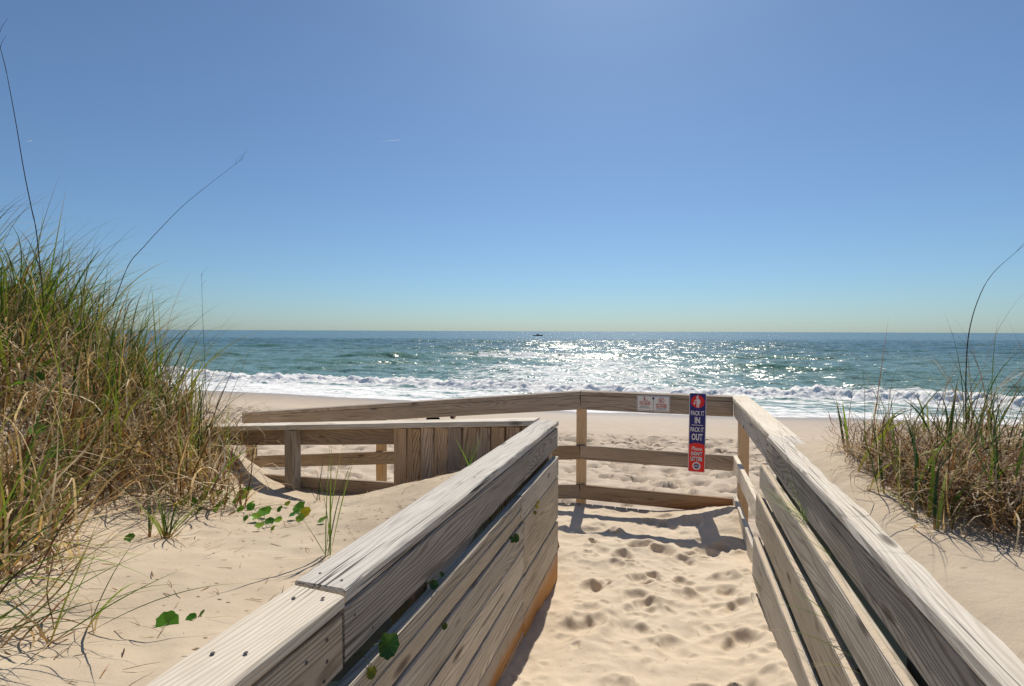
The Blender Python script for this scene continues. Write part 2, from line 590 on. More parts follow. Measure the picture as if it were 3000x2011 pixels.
fn = t.math('ADD', t.math('MULTIPLY', n2, 0.55), t.math('ADD', t.math('MULTIPLY', n1, 0.45), t.math('MULTIPLY', vein, 0.22)))
fm = t.math('SUBTRACT', t.math('ADD', fo, fn), 1.0)
fm = t.math('MULTIPLY', fm, 9.0, clamp=True)
t.l.new(t.mix(fm, wcol, (0.86, 0.85, 0.82)), t.b.inputs['Base Color'])
t.l.new(t.ramp(fm, [(0.0, 0.25), (1.0, 0.85)]), t.b.inputs['Roughness'])
t.b.inputs['IOR'].default_value = 1.33
t.l.new(t.ramp(fm, [(0.0, 0.42), (1.0, 0.05)]), t.b.inputs['Specular IOR Level'])
# facets of the wind chop: tilts taken straight from noise, so they hold at any distance
gn = t.add('ShaderNodeNewGeometry').outputs['Normal']
acc = gn
for (sc_, det, k_) in (((0.16, 0.42, 1), 3, 0.55), ((0.7, 1.5, 1), 3, 0.95), ((3.0, 5.0, 1), 2, 0.95)):
    nz_ = t.add('ShaderNodeTexNoise')
    t.l.new(t.mapping(ps, sc_), nz_.inputs['Vector'])
    nz_.inputs['Scale'].default_value = 1.0
    nz_.inputs['Detail'].default_value = det
    nz_.inputs['Roughness'].default_value = 0.6
    sb_ = t.add('ShaderNodeVectorMath', operation='SUBTRACT')
    t.l.new(nz_.outputs['Color'], sb_.inputs[0])
    sb_.inputs[1].default_value = (0.5, 0.5, 0.5)
    ml = t.add('ShaderNodeVectorMath', operation='MULTIPLY')
    t.l.new(sb_.outputs[0], ml.inputs[0])
    ml.inputs[1].default_value = (k_ * 1.15, k_ * 1.25, 0)
    ad = t.add('ShaderNodeVectorMath', operation='ADD')
    t.l.new(acc, ad.inputs[0])
    t.l.new(ml.outputs[0], ad.inputs[1])
    acc = ad.outputs[0]
nm = t.add('ShaderNodeVectorMath', operation='NORMALIZE')
t.l.new(acc, nm.inputs[0])
t.l.new(nm.outputs[0], t.b.inputs['Normal'])
M['sea'] = t.m

Yr = np.concatenate([np.exp(np.linspace(math.log(24), math.log(64), 430)), np.exp(np.linspace(math.log(64.3), math.log(420), 420)), np.exp(np.linspace(math.log(425), math.log(70000), 90))])
Tc = np.linspace(-1.75, 1.75, 640)
X = Tc[None, :] * Yr[:, None]
Y = np.repeat(Yr[:, None], len(Tc), 1)
A, L = c2w(X, Y)
S = shore_s(A, L)
T = (X - 0.30 * Y) / 1.044
far = 1 - sstep(250, 420, Y)
Z = np.full_like(S, WATER) + 0.05 * sstep(-4, 4, S)
crest = np.zeros_like(S)
foam = np.zeros_like(S)
sw = S + 3.2 * vnoise(T * 0.035, S * 0.02, 91) * 2 + 1.5 * vnoise(T * 0.11, S * 0.03, 92)


def roll(s0, wf, wb, amp):
    """one travelling wave: steep on the shore side, long behind"""
    d = sw - s0
    return amp * np.where(d < 0, np.exp(-(d / wf) ** 2), np.exp(-np.abs(d / wb) ** 1.6))


# the shore break
sb = S + 1.3 * vnoise(T * 0.10, T * 0, 95) * 2 + 0.7 * vnoise(T * 0.45, T * 0, 96)
d = sb - 8.6
lump = 0.5 + 0.6 * vnoise(T * 0.16, T * 0 + 2, 97) + 0.35 * vnoise(T * 0.6, T * 0 + 5, 98)
brk = np.where(d < 0, np.exp(-(d / 1.25) ** 2), np.exp(-np.abs(d / 2.6) ** 1.5))
puff = fbm(A * 1.3, L * 1.3, 101, 4, 0.68)
Z += brk * (0.35 + 0.55 * np.clip(lump, 0, 1.2)) * 0.95 + np.clip(brk * 1.4, 0, 1) * (0.40 * puff)
foam = np.maximum(foam, np.clip(1.15 * np.where(d < 0, np.exp(-(d / 1.9) ** 2), np.exp(-(d / 1.5) ** 2)), 0, 1))
# wash running up the beach
wash = sstep(-2.2, -1.2, S) * (1 - sstep(5.5, 10.5, S))
foam = np.maximum(foam, wash * (0.50 + 0.34 * vnoise(T * 0.06, S * 0.25, 103) + 0.30 * sstep(1.8, 0.2, S)))
Z += wash * 0.05 * fbm(A * 0.8, L * 0.8, 104, 3)
# foam streaks behind the break and on the bar, thick in the middle, thin at the far left
Xn = X / Y
zone = np.exp(-((Xn - 0.13) / 0.30) ** 2) + 0.75 * sstep(0.55, 0.80, Xn) * (1 - sstep(18, 30, S))
foam = np.maximum(foam, (sstep(9, 12, S) * (1 - sstep(32, 52, S))) * (0.22 + 0.25 * zone))
bar = np.exp(-((sw - 62) / 10) ** 2) * np.exp(-((Xn - 0.02) / 0.22) ** 2)
foam = np.maximum(foam, 0.52 * bar)
foam = np.maximum(foam, (sstep(30, 36, S) * (1 - sstep(60, 70, S))) * 0.46 * np.exp(-((Xn - 0.18) / 0.20) ** 2))
for s0, wf, wb, amp, x0, xw, cf in ((24, 1.8, 5, 0.40, -0.35, 0.25, 0), (39, 1.5, 4.0, 1.35, 0.52, 0.20, 0.15), (33, 2.0, 5, 0.55, -0.30, 0.22, 0.05),
                                (50, 2.2, 5, 0.65, -0.20, 0.35, 0.2), (74, 2.2, 6, 1.15, 0.42, 0.28, 0.2), (66, 2.2, 6, 0.75, 0.02, 0.25, 0.4),
                                (96, 3, 8, 0.8, -0.25, 0.40, 0.0), (125, 3, 9, 0.8, 0.25, 0.6, 0.05), (165, 4, 11, 0.7, -0.1, 0.8, 0), (210, 5, 14, 0.7, 0.1, 1.0, 0)):
    env = np.exp(-((Xn - x0) / xw) ** 2) * (0.75 + 0.5 * vnoise(T * 0.08, T * 0 + s0, 111))
    r_ = roll(s0, wf, wb, amp) * env
    Z += r_
    crest = np.maximum(crest, np.clip(r_ / 0.8, 0, 1) * np.where(sw < s0 + 1.5, 1, 0.3))
    foam = np.maximum(foam, cf * np.clip(r_ / amp, 0, 1) ** 3 + 0.0)
chop = fbm(S * 0.16 + 5, T * 0.06, 121, 5, 0.66) * 0.75
Z += chop * sstep(9, 20, S) * far
Z -= 0.35 * sstep(0.5, -3, S)
o = grid_mesh('sea', np.stack([A, L, Z], -1), M['sea'],
              attrs={'foam': foam, 'crest': crest * 0.8, 'offshore': sstep(15, 160, S)})
tag(o, kind='structure')


# ------------------------------------------------------------------ boards
def board(parent, name, p0, p1, h, w, mat, up=(0, 0, 1), jit=0.0012, cham=0.0035, seed=None):
    """sawn board from p0 to p1 (centre line), h tall along up, w thick; eased, slightly uneven edges"""
    p0, p1 = Vector(p0), Vector(p1)
    ex = (p1 - p0)
    n = ex.length
    ex.normalize()
    ey = Vector(up).cross(ex).normalized()
    ez = ex.cross(ey)
    g = random.Random(seed if seed is not None else random.random())
    k = max(2, int(n / 0.16) + 1)
    prof = [(-w / 2 + cham, -h / 2), (w / 2 - cham, -h / 2), (w / 2, -h / 2 + cham), (w / 2, h / 2 - cham),
            (w / 2 - cham, h / 2), (-w / 2 + cham, h / 2), (-w / 2, h / 2 - cham), (-w / 2, -h / 2 + cham)]
    vs_, fs = [], []
    cup = g.uniform(-1, 1) * 0.0015
    for i in range(k + 1):
        x = -n / 2 + n * i / k
        bow = math.sin(math.pi * i / k) * cup
        sh = 1.0 if 0 < i < k else 0.985
        for (y, z) in prof:
            vs_.append((x + (g.uniform(-1, 1) * jit if i in (0, k) else 0), (y * sh + bow + g.uniform(-1, 1) * jit * 0.5), z * sh + g.uniform(-1, 1) * jit))
    for i in range(k):
        for j in range(8):
            a, b = i * 8 + j, i * 8 + (j + 1) % 8
            fs.append((a, b, b + 8, a + 8))
    fs.append(tuple(range(7, -1, -1)))
    fs.append(tuple(range(k * 8, k * 8 + 8)))
    o = mesh_obj(name, vs_, fs, mat, parent)
    # outward normals
    bm = bmesh.new()
    bm.from_mesh(o.data)
    bmesh.ops.recalc_face_normals(bm, faces=bm.faces)
    bm.to_mesh(o.data)
    bm.free()
    Mx = Matrix((ex, ey, ez)).transposed().to_4x4()
    Mx.translation = (p0 + p1) / 2
    put(o, Mx)
    return o


_nail = None


def nail(bd, p, nrm, r=0.0036):
    """a nail head on the face of board bd at world point p"""
    global _nail
    if _nail is None:
        k = 8
        v = [(math.cos(i * 2 * math.pi / k), math.sin(i * 2 * math.pi / k), 0.0) for i in range(k)] + \
            [(0.8 * math.cos(i * 2 * math.pi / k), 0.8 * math.sin(i * 2 * math.pi / k), 0.25) for i in range(k)]
        f = [tuple(range(k, 2 * k))] + [(i, (i + 1) % k, k + (i + 1) % k, k + i) for i in range(k)]
        _nail = bpy.data.meshes.new('nail')
        _nail.from_pydata(v, [], f)
        _nail.materials.append(M['nail'])
    o = bpy.data.objects.new('nail', _nail)
    link(o, bd)
    q = Vector(nrm).to_track_quat('Z', 'Y').to_matrix().to_4x4()
    q = Matrix.Translation(Vector(p) + Vector(nrm) * 0.0005) @ q @ Matrix.Scale(r, 4)
    put(o, q)
    return o


T2 = 0.038            # dressed two-inch stock
W6 = 0.140

# ---- railing along the left of the walkway, boarded up to hold the dune back
zc = 1.08
fl = thing('walkway_railing', (-0.78, 2.0, 0), 'weathered timber railing boarded up solid, leaves sprouting from its gaps', 'railing', None)
b = board(fl, 'cap', (-0.815, 1.068, zc - T2 / 2), (-0.815, 3.545, zc - T2 / 2), 0.150, T2, M['cap'], up=(1, 0, 0), cham=0.006, jit=0.0022)
for (x, y) in ((-0.775, 1.10), (-0.85, 1.115), (-0.79, 2.05), (-0.84, 3.1), (-0.78, 3.2)):
    nail(b, (x, y, zc + 0.001), (0, 0, 1))
b = board(fl, 'cap', (-0.812, -0.6, zc - T2 / 2 - 0.008), (-0.812, 1.052, zc - T2 / 2 - 0.006), 0.150, T2, M['cap'], up=(1, 0, 0), cham=0.007, jit=0.003)
for (x, y) in ((-0.77, 1.02), (-0.835, 1.0), (-0.78, 0.80), (-0.84, 0.78)):
    nail(b, (x, y, zc - 0.004), (0, 0, 1), 0.0048)
zt = zc - T2 - 0.009
b = board(fl, 'rail', (-0.764, 1.068, zt - 0.069), (-0.764, 3.53, zt - 0.069), 0.138, T2, M['grey'], jit=0.002)
for (y, z) in ((1.11, -0.04), (1.11, -0.10), (1.19, -0.115), (2.3, -0.03), (3.48, -0.03), (3.48, -0.11)):
    nail(b, (-0.7445, y, zt + z), (1, 0, 0))
b = board(fl, 'rail', (-0.764, -0.6, zt - 0.077), (-0.764, 1.058, zt - 0.077), 0.138, T2, M['grey'], jit=0.002)
for (y, z) in ((1.0, -0.04), (1.0, -0.09), (0.99, -0.13), (0.93, -0.05)):
    nail(b, (-0.7445, y, zt + z), (1, 0, 0), 0.0045)
xb = -0.734
yA, yB = 2.530, 2.570


def wallboard(z0, z1, y0, y1, mat, nails=True):
    b = board(fl, 'board', (xb, y0, (z0 + z1) / 2), (xb, y1, (z0 + z1) / 2), z1 - z0, T2, M[mat])
    if nails:
        for y in (y0 + 0.03, y1 - 0.03):
            for z in (z0 + 0.03, z1 - 0.03):
                nail(b, (xb + T2 / 2, y, z), (1, 0, 0), 0.0035)
    return b


wallboard(0.730, 0.862, yA + 0.002, 3.42, 'pale')
wallboard(0.441, 0.726, yB + 0.002, 3.417, 'pale')
wallboard(0.226, 0.427, yB + 0.001, 3.419, 'pale')
wallboard(0.010, 0.221, yB + 0.004, 3.416, 'fresh')
wallboard(0.302, 0.432, -0.2, yB - 0.003, 'pale')
wallboard(0.152, 0.298, 0.6, yB - 0.004, 'palefresh')
wallboard(-0.01, 0.148, 0.6, yB - 0.002, 'fresh', False)
wallboard(0.801, 0.860, -0.4, yA - 0.002, 'pale')
wallboard(0.734, 0.797, -0.4, yA - 0.003, 'pale')
wallboard(0.586, 0.716, -0.4, yB - 0.002, 'pale')
wallboard(0.446, 0.582, -0.4, yB - 0.003, 'pale')
for y in (3.485, 1.55, 0.0):
    board(fl, 'post', (-0.830, y, -0.3), (-0.830, y, zc - T2 - 0.002), 0.09, 0.09, M['tan'], up=(1, 0, 0))

# ---- railing along the right of the walkway, drift sand level with its cap
zr = 1.125
fr = thing('walkway_railing', (0.58, 1.6, 0), 'weathered timber railing buried to its cap by the dune, grass poking through the gaps', 'railing', None)
b = board(fr, 'cap', (0.600, -0.8, zr - T2 / 2), (0.600, 3.19, zr - T2 / 2), 0.150, T2, M['cap'], up=(1, 0, 0), cham=0.007, jit=0.003)
zz = zr - T2 - 0.006
b = board(fr, 'rail', (0.556, -0.8, zz - 0.07), (0.556, 3.335, zz - 0.07), W6, T2, M['grey'], jit=0.002)
for (y, z) in ((3.28, -0.03), (3.28, -0.11), (1.7, -0.03), (1.7, -0.11)):
    nail(b, (0.537, y, zz + z), (-1, 0, 0))
board(fr, 'board', (0.512, -0.8, 0.835), (0.522, 3.32, 0.858), 0.140, T2, M['pale'], cham=0.006)
board(fr, 'board', (0.488, -0.8, 0.628), (0.510, 3.36, 0.648), 0.190, T2, M['pale'], cham=0.006)
board(fr, 'board', (0.464, -0.8, 0.375), (0.488, 3.30, 0.388), 0.240, T2, M['pale'], cham=0.006)
for (x0, x1, z0, z1, y1) in ((0.513, 0.523, 0.9065, 0.9295, 3.30), (0.489, 0.511, 0.7245, 0.7445, 3.34), (0.465, 0.489, 0.4965, 0.5095, 3.28)):
    board(fr, 'sunlit_top_sand', (x0 - 0.008, -0.78, z0), (x1 - 0.008, y1, z1), 0.019, 0.005, M['sand_path'], up=(1, 0, 0), cham=0.002, jit=0.0014)  # sand strips, laid on to brighten the sunlit board tops
board(fr, 'board', (0.452, 2.62, 0.11), (0.466, 3.20, 0.13), 0.184, T2, M['pale'])
for y in (3.22, 1.5, -0.2):
    board(fr, 'post', (0.626, y, -0.3), (0.626, y, zr - T2 - 0.003), 0.088, 0.09, M['post'], up=(1, 0, 0))

# ---- landing: right side
zl = 1.10
f2 = thing('landing_railing', (0.62, 4.3, 0), 'open three-rail timber railing on the right of the landing, with a corner post', 'railing', None)
b = board(f2, 'cap', (0.622, 3.20, zl - T2 / 2 + 0.012), (0.622, 5.30, zl - T2 / 2), 0.150, T2, M['cap'], up=(1, 0, 0), cham=0.006, jit=0.0025)
board(f2, 'rail', (0.581, 3.345, zl - T2 - 0.003 - 0.07), (0.581, 5.20, zl - T2 - 0.003 - 0.07), W6, T2, M['cap'])
board(f2, 'rail', (0.579, 2.9, 0.49), (0.579, 5.19, 0.49), W6, T2, M['cap'])
board(f2, 'rail', (0.577, 2.8, 0.125), (0.577, 5.18, 0.125), W6, T2, M['cap'])
board(f2, 'post', (0.648, 5.20, -1.6), (0.648, 5.20, zl - T2 - 0.003), 0.09, 0.09, M['tan'], up=(1, 0, 0))

# ---- landing: sea side
f3 = thing('landing_railing', (-0.15, 5.17, 0), 'three-rail timber railing facing the sea, carrying the two signs', 'railing', None)
b = board(f3, 'cap', (-0.857, 5.219, zl - T2 / 2), (0.555, 5.219, zl - T2 / 2 + 0.001), 0.140, T2, M['brown'], up=(0, 1, 0))
b = board(f3, 'rail', (-0.855, 5.169, zl - T2 - 0.002 - 0.07), (0.556, 5.169, zl - T2 - 0.002 - 0.07), W6, T2, M['brown'])
for z in (1.03, 0.95):
    nail(b, (-0.835, 5.1495, z), (0, -1, 0))
b = board(f3, 'rail', (-0.855, 5.169, 0.49), (0.556, 5.169, 0.488), W6, T2, M['brown'])
for z in (0.53, 0.45):
    nail(b, (-0.835, 5.1495, z), (0, -1, 0))
b = board(f3, 'rail', (-0.855, 5.169, 0.095), (0.556, 5.169, 0.088), 0.145, T2, M['brownfresh'])
for z in (0.13, 0.06):
    nail(b, (-0.835, 5.1495, z), (0, -1, 0))
board(f3, 'post', (-0.857, 5.234, -1.6), (-0.857, 5.234, zl - T2 - 0.002), 0.092, 0.09, M['tan'], up=(1, 0, 0))

# ---- ramp: outer railing going down to the left
SL = 0.101
f4 = thing('ramp_railing', (-3.0, 5.17, 0), 'outer timber railing sloping down along the ramp, sea side', 'railing', None)


def ramp_board(par, name, x0, x1, y, ztop, h, w, mat, slope, up=(0, 0, 1)):
    return board(par, name, (x0, y, ztop - h / 2 if up[2] else ztop - w / 2), (x1, y, (ztop - h / 2 if up[2] else ztop - w / 2) - slope * (x0 - x1)), h, w, mat, up=up)


b = ramp_board(f4, 'cap', -0.862, -5.05, 5.219, zl, 0.140, T2, M['brown'], SL, up=(0, 1, 0))
b = ramp_board(f4, 'rail', -0.860, -5.05, 5.169, zl - T2 - 0.002, W6, T2, M['brown'], SL)
for z in (1.03, 0.95):
    nail(b, (-0.885, 5.1495, z), (0, -1, 0))
ramp_board(f4, 'rail', -0.860, -5.00, 5.169, 0.56, W6, T2, M['brown'], SL)
ramp_board(f4, 'rail', -0.860, -5.00, 5.169, 0.165, W6, T2, M['brown'], SL)
for x in (-3.155, -4.985):
    board(f4, 'post', (x, 5.234, -1.7), (x, 5.234, zl - T2 - 0.004 + SL * (x + 0.9)), 0.09, 0.09, M['tan'] if x > -4 else M['post'], up=(1, 0, 0))

# ---- ramp: inner railing with upright planks holding the dune
SI = 0.072
f5 = thing('ramp_railing', (-2.0, 3.53, 0), 'inner ramp railing with a row of upright brown planks under its cap', 'railing', None)
zi = 1.083
b = ramp_board(f5, 'cap', -0.897, -2.955, 3.545, zi, 0.150, T2, M['cap'], SI, up=(0, 1, 0))
ramp_board(f5, 'cap', -2.960, -5.3, 3.545, zi - SI * 2.065, 0.150, T2, M['cap'], SI, up=(0, 1, 0))
ramp_board(f5, 'rail', -0.93, -5.2, 3.580, zi - T2 - 0.004, W6, T2, M['brown'], SI)
board(f5, 'rail', (-1.2, 3.58, 0.475), (-5.2, 3.58, 0.36), W6, T2, M['brown'])
for x in (-2.935, -5.1):
    board(f5, 'post', (x, 3.512, -0.7), (x, 3.512, zi - T2 - 0.006 + SI * (x + 0.9)), 0.09, 0.09, M['post'], up=(1, 0, 0))
npl = 10
pw = 1.12 / npl
for i in range(npl):
    x = -2.01 + pw * (i + 0.5)
    zt_ = zi - T2 - 0.010 + SI * (x + 0.9) + random.uniform(-0.002, 0.002)
    yy = 3.520 + random.uniform(-0.003, 0.003)
    b = board(f5, 'plank', (x, yy, -0.15), (x + random.uniform(-.003, .003), yy, zt_), pw - 0.006, 0.030, M['plank'], up=(1, 0, 0))

# ---- decks under the sand
dk = thing('landing_deck', (-0.1, 4.3, -0.04), 'timber landing deck, only the board ends showing from under the sand', 'deck')
n = 14
for i in range(n):
    x0 = -0.95 + 1.55 * i / n
    board(dk, 'deck_board', (x0 + 0.055, 3.6, -0.035), (x0 + 0.055, 5.142, -0.035), 0.104, T2, M['pale'], up=(1, 0, 0))
dr = thing('ramp_deck', (-3.0, 4.4, -0.2), 'sloping timber ramp deck between the two ramp railings', 'deck')
n = 29
for i in range(n):
    x0 = -1.07 - 0.146 * i
    z0 = -0.035 + SL * (x0 + 0.9)
    board(dr, 'deck_board', (x0, 3.64, z0), (x0, 5.14, z0), 0.140, T2, M['pale'], up=(1, 0, SL))


# ------------------------------------------------------------------ signs
M['sign_white'] = plain('sign_white', (0.72, 0.71, 0.73), 0.35)
M['sign_metal'] = plain('sign_edge', (0.70, 0.68, 0.70), 0.4)
M['sign_blue'] = plain('sign_blue', (0.012, 0.012, 0.17), 0.35)
M['sign_red'] = plain('sign_red', (0.72, 0.012, 0.016), 0.35)
M['print_red'] = plain('print_red', (0.42, 0.015, 0.008), 0.5)
M['print_navy'] = plain('print_navy', (0.02, 0.025, 0.10), 0.5)
M['sign_face'] = plain('sign_face', (0.76, 0.74, 0.70), 0.45)


def rrect(x0, x1, z0, z1, r, k=5):
    pts = []
    for (cx, cz, a0) in ((x1 - r, z1 - r, 0), (x0 + r, z1 - r, 90), (x0 + r, z0 + r, 180), (x1 - r, z0 + r, 270)):
        for i in range(k + 1):
            a = R(a0 + 90 * i / k)
            pts.append((cx + r * math.cos(a), cz + r * math.sin(a)))
    return pts


def circle(cx, cz, r, k=28, sx=1.0):
    return [(cx + sx * r * math.cos(2 * math.pi * i / k), cz + r * math.sin(2 * math.pi * i / k)) for i in range(k)]


def slab(name, pts, y, th, mat, parent):
    """flat shape in the sign's x-z plane, front face at -y side"""
    n_ = len(pts)
    vs_ = [(x, y - th, z) for x, z in pts] + [(x, y, z) for x, z in pts]
    fs = [tuple(range(n_)), tuple(range(2 * n_ - 1, n_ - 1, -1))] + [(i, i + n_, (i + 1) % n_ + n_, (i + 1) % n_) for i in range(n_)]
    return mesh_obj(name, vs_, fs, mat, parent)


def multi(name, shapes, y, th, mat, parent):
    vs_, fs = [], []
    for pts in shapes:
        n_ = len(pts)
        b0 = len(vs_)
        vs_ += [(x, y - th, z) for x, z in pts] + [(x, y, z) for x, z in pts]
        fs += [tuple(b0 + i for i in range(n_)), tuple(b0 + i for i in range(2 * n_ - 1, n_ - 1, -1))]
        fs += [(b0 + i, b0 + i + n_, b0 + (i + 1) % n_ + n_, b0 + (i + 1) % n_) for i in range(n_)]
    return mesh_obj(name, vs_, fs, mat, parent)


def limb(x0, z0, x1, z1, w0, w1):
    d = Vector((x1 - x0, z1 - z0)).normalized()
    nx, nz = -d.y, d.x
    return [(x0 + nx * w0, z0 + nz * w0), (x0 - d.x * w0 * .7, z0 - d.y * w0 * .7), (x0 - nx * w0, z0 - nz * w0),
            (x1 - nx * w1, z1 - nz * w1), (x1 + d.x * w1 * .7, z1 + d.y * w1 * .7), (x1 + nx * w1, z1 + nz * w1)]


def lettering(body, cx, z, height, width, y, mat, parent, bold=0.02, shear=0.0):
    cu = bpy.data.curves.new('lettering', 'FONT')
    cu.body = body
    cu.size = 1.0
    cu.align_x = 'LEFT'
    cu.offset = bold
    cu.shear = shear
    cu.resolution_u = 3
    tmp = bpy.data.objects.new('tmp_text', cu)
    C.objects.link(tmp)
    bpy.context.view_layer.update()
    dg = bpy.context.evaluated_depsgraph_get()
    me = bpy.data.meshes.new_from_object(tmp.evaluated_get(dg))
    bpy.data.objects.remove(tmp)
    co = np.array([v.co[:] for v in me.vertices])
    mn, mx = co.min(0), co.max(0)
    sx, sz = width / (mx[0] - mn[0]), height / (mx[1] - mn[1])
    new = np.zeros_like(co)
    new[:, 0] = cx + (co[:, 0] - (mn[0] + mx[0]) / 2) * sx
    new[:, 2] = z + (co[:, 1] - mn[1]) * sz
    new[:, 1] = y
    me.vertices.foreach_set('co', new.reshape(-1))
    me.materials.clear()
    me.materials.append(mat)
    me.update()
    o = bpy.data.objects.new('lettering', me)
    return link(o, parent)


# tall pack-it-out sign (local x across, z up from its foot)
SW, SH = 0.150, 0.742
sg = thing('litter_sign', (0.2385, 5.1475, 0.386), 'tall narrow blue and red anti-litter sign reading PACK IT IN PACK IT OUT', 'sign')
sg.rotation_euler = (0, R(0.55), 0)
bpy.context.view_layer.update()
w2 = SW / 2
slab('panel', rrect(-w2, w2, 0, SH, 0.014), 0, 0.003, M['sign_metal'], sg)
e = 0.0055
zs = 0.262
blue = [p for p in rrect(-w2 + e, w2 - e, e, SH - e, 0.011) if p[1] > 0.3]
slab('blue_field', [(w2 - e, zs - 0.006)] + blue + [(-w2 + e, zs - 0.006)], -0.003, 0.0006, M['sign_blue'], sg)
red = [p for p in rrect(-w2 + e, w2 - e, e, SH - e, 0.011) if p[1] < 0.3]
top = [(-w2 + e + (SW - 2 * e) * i / 12, zs - 0.004 + 0.016 * math.sin(math.pi * i / 12)) for i in range(12, -1, -1)]
slab('red_field', top + red, -0.0037, 0.0006, M['sign_red'], sg)
slab('red_disc', circle(0, SH - 0.080, 0.060), -0.0037, 0.0006, M['sign_red'], sg)
zz0 = SH - 0.080
multi('pictogram', [circle(-0.003, zz0 + 0.036, 0.0105, 14), circle(-0.006, zz0 + 0.050, 0.0055, 10),
                    [(-0.012, zz0 + 0.023), (0.014, zz0 + 0.023), (0.021, zz0 + 0.016), (0.022, zz0 - 0.018), (0.016, zz0 - 0.020), (0.014, zz0 + 0.004),
                     (0.013, zz0 - 0.054), (0.003, zz0 - 0.054), (0.001, zz0 - 0.014), (-0.001, zz0 - 0.054), (-0.010, zz0 - 0.054), (-0.011, zz0 + 0.010), (-0.027, zz0 + 0.000), (-0.033, zz0 + 0.007)],
                    [(-0.031, zz0 + 0.004), (-0.026, zz0 + 0.006), (-0.025, zz0 - 0.004), (-0.020, zz0 - 0.022), (-0.024, zz0 - 0.029), (-0.034, zz0 - 0.029), (-0.038, zz0 - 0.022), (-0.033, zz0 - 0.004)]],
      -0.0044, 0.0006, M['sign_white'], sg)
lettering('PACK IT', 0, SH - 0.209, 0.043, 0.118, -0.0042, M['sign_white'], sg, 0.022)
lettering('IN', 0, SH - 0.284, 0.060, 0.046, -0.0042, M['sign_white'], sg, 0.03)
slab('rule', [(-0.05, SH - 0.303), (0.05, SH - 0.303), (0.05, SH - 0.298), (-0.05, SH - 0.298)], -0.0036, 0.0006, M['sign_white'], sg)
lettering('PACK IT', 0, SH - 0.363, 0.043, 0.118, -0.0042, M['sign_white'], sg, 0.022)
lettering('OUT', 0, SH - 0.443, 0.062, 0.096, -0.0042, M['sign_white'], sg, 0.03)
lettering('Please.', 0, 0.204, 0.036, 0.098, -0.0050, M['sign_white'], sg, 0.010, 0.35)
lettering("DON'T", 0.003, 0.1535, 0.038, 0.102, -0.0048, M['print_navy'], sg, 0.055)
lettering("DON'T", 0, 0.156, 0.036, 0.100, -0.0055, M['sign_white'], sg, 0.035)
lettering('LITTER', 0.003, 0.1035, 0.040, 0.108, -0.0048, M['print_navy'], sg, 0.055)
lettering('LITTER', 0, 0.106, 0.038, 0.106, -0.0055, M['sign_white'], sg, 0.035)
ro = slab('roundel', circle(0, 0.058, 0.036), -0.0043, 0.0005, M['sign_white'], sg)
slab('roundel_field', circle(0, 0.058, 0.0255), -0.0049, 0.0005, M['sign_blue'], ro)
multi('roundel_waves', [[(-0.021 + 0.0035 * i, zc_ + 0.0022 * math.sin(i * 1.4 + k_)) for i in range(13)] +
                        [(-0.021 + 0.0035 * i, zc_ - 0.0035 + 0.0022 * math.sin(i * 1.4 + k_)) for i in range(12, -1, -1)] for k_, zc_ in ((0, 0.064), (2, 0.053))],
      -0.0055, 0.0005, M['sign_white'], ro)
slab('roundel_sun', [(0.009 * math.cos(R(18 * i)), 0.0715 + 0.007 * math.sin(R(18 * i))) for i in range(11)], -0.0055, 0.0005, M['sign_red'], ro)
for z in (0.098, SH - 0.020):
    slab('screw', circle(0, z, 0.004, 10), -0.0044, 0.0018, M['sign_metal'], sg)

# dog sign
s2 = thing('dog_sign', (-0.156, 5.1475, 0.938), 'small white two-panel dog sign reading ON LEASH and NO DOGS ALLOWED', 'sign')
DW, DH = 0.306, 0.150
slab('panel', rrect(-DW / 2, DW / 2, 0, DH, 0.012), 0, 0.003, M['sign_metal'], s2)
slab('border', rrect(-DW / 2 + .006, DW / 2 - .006, .006, DH - .006, 0.009), -0.003, 0.0005, M['print_navy'], s2)
slab('face', rrect(-DW / 2 + .009, DW / 2 - .009, .009, DH - .009, 0.007), -0.0035, 0.0005, M['sign_face'], s2)
slab('divider', [(-0.0015, 0.009), (0.0015, 0.009), (0.0015, DH - 0.03), (-0.0015, DH - 0.03)], -0.004, 0.0005, M['print_navy'], s2)
slab('roundel', circle(0, DH - 0.026, 0.011, 18), -0.004, 0.0005, M['sign_blue'], s2)


def walker(cx, cz, s):
    q = lambda L_: [(cx + x * s, cz + z * s) for x, z in L_]
    return [circle(cx, cz + 0.88 * s, 0.09 * s, 10), q(limb(0, .74, .02, .42, .10, .09)), q(limb(.0, .74, -.2, .62, .05, .045)), q(limb(-.2, .62, -.27, .82, .045, .035)),
            q(limb(.06, .74, .28, .50, .05, .04)), q(limb(-.02, .42, -.12, .02, .085, .055)), q(limb(.05, .42, .24, .03, .085, .055)),
            q(limb(.46, .20, .72, .12, .06, .06)), q(limb(.46, .22, .42, .34, .05, .03)), q(limb(.50, .16, .46, .02, .035, .03)), q(limb(.70, .12, .74, .02, .035, .03))]


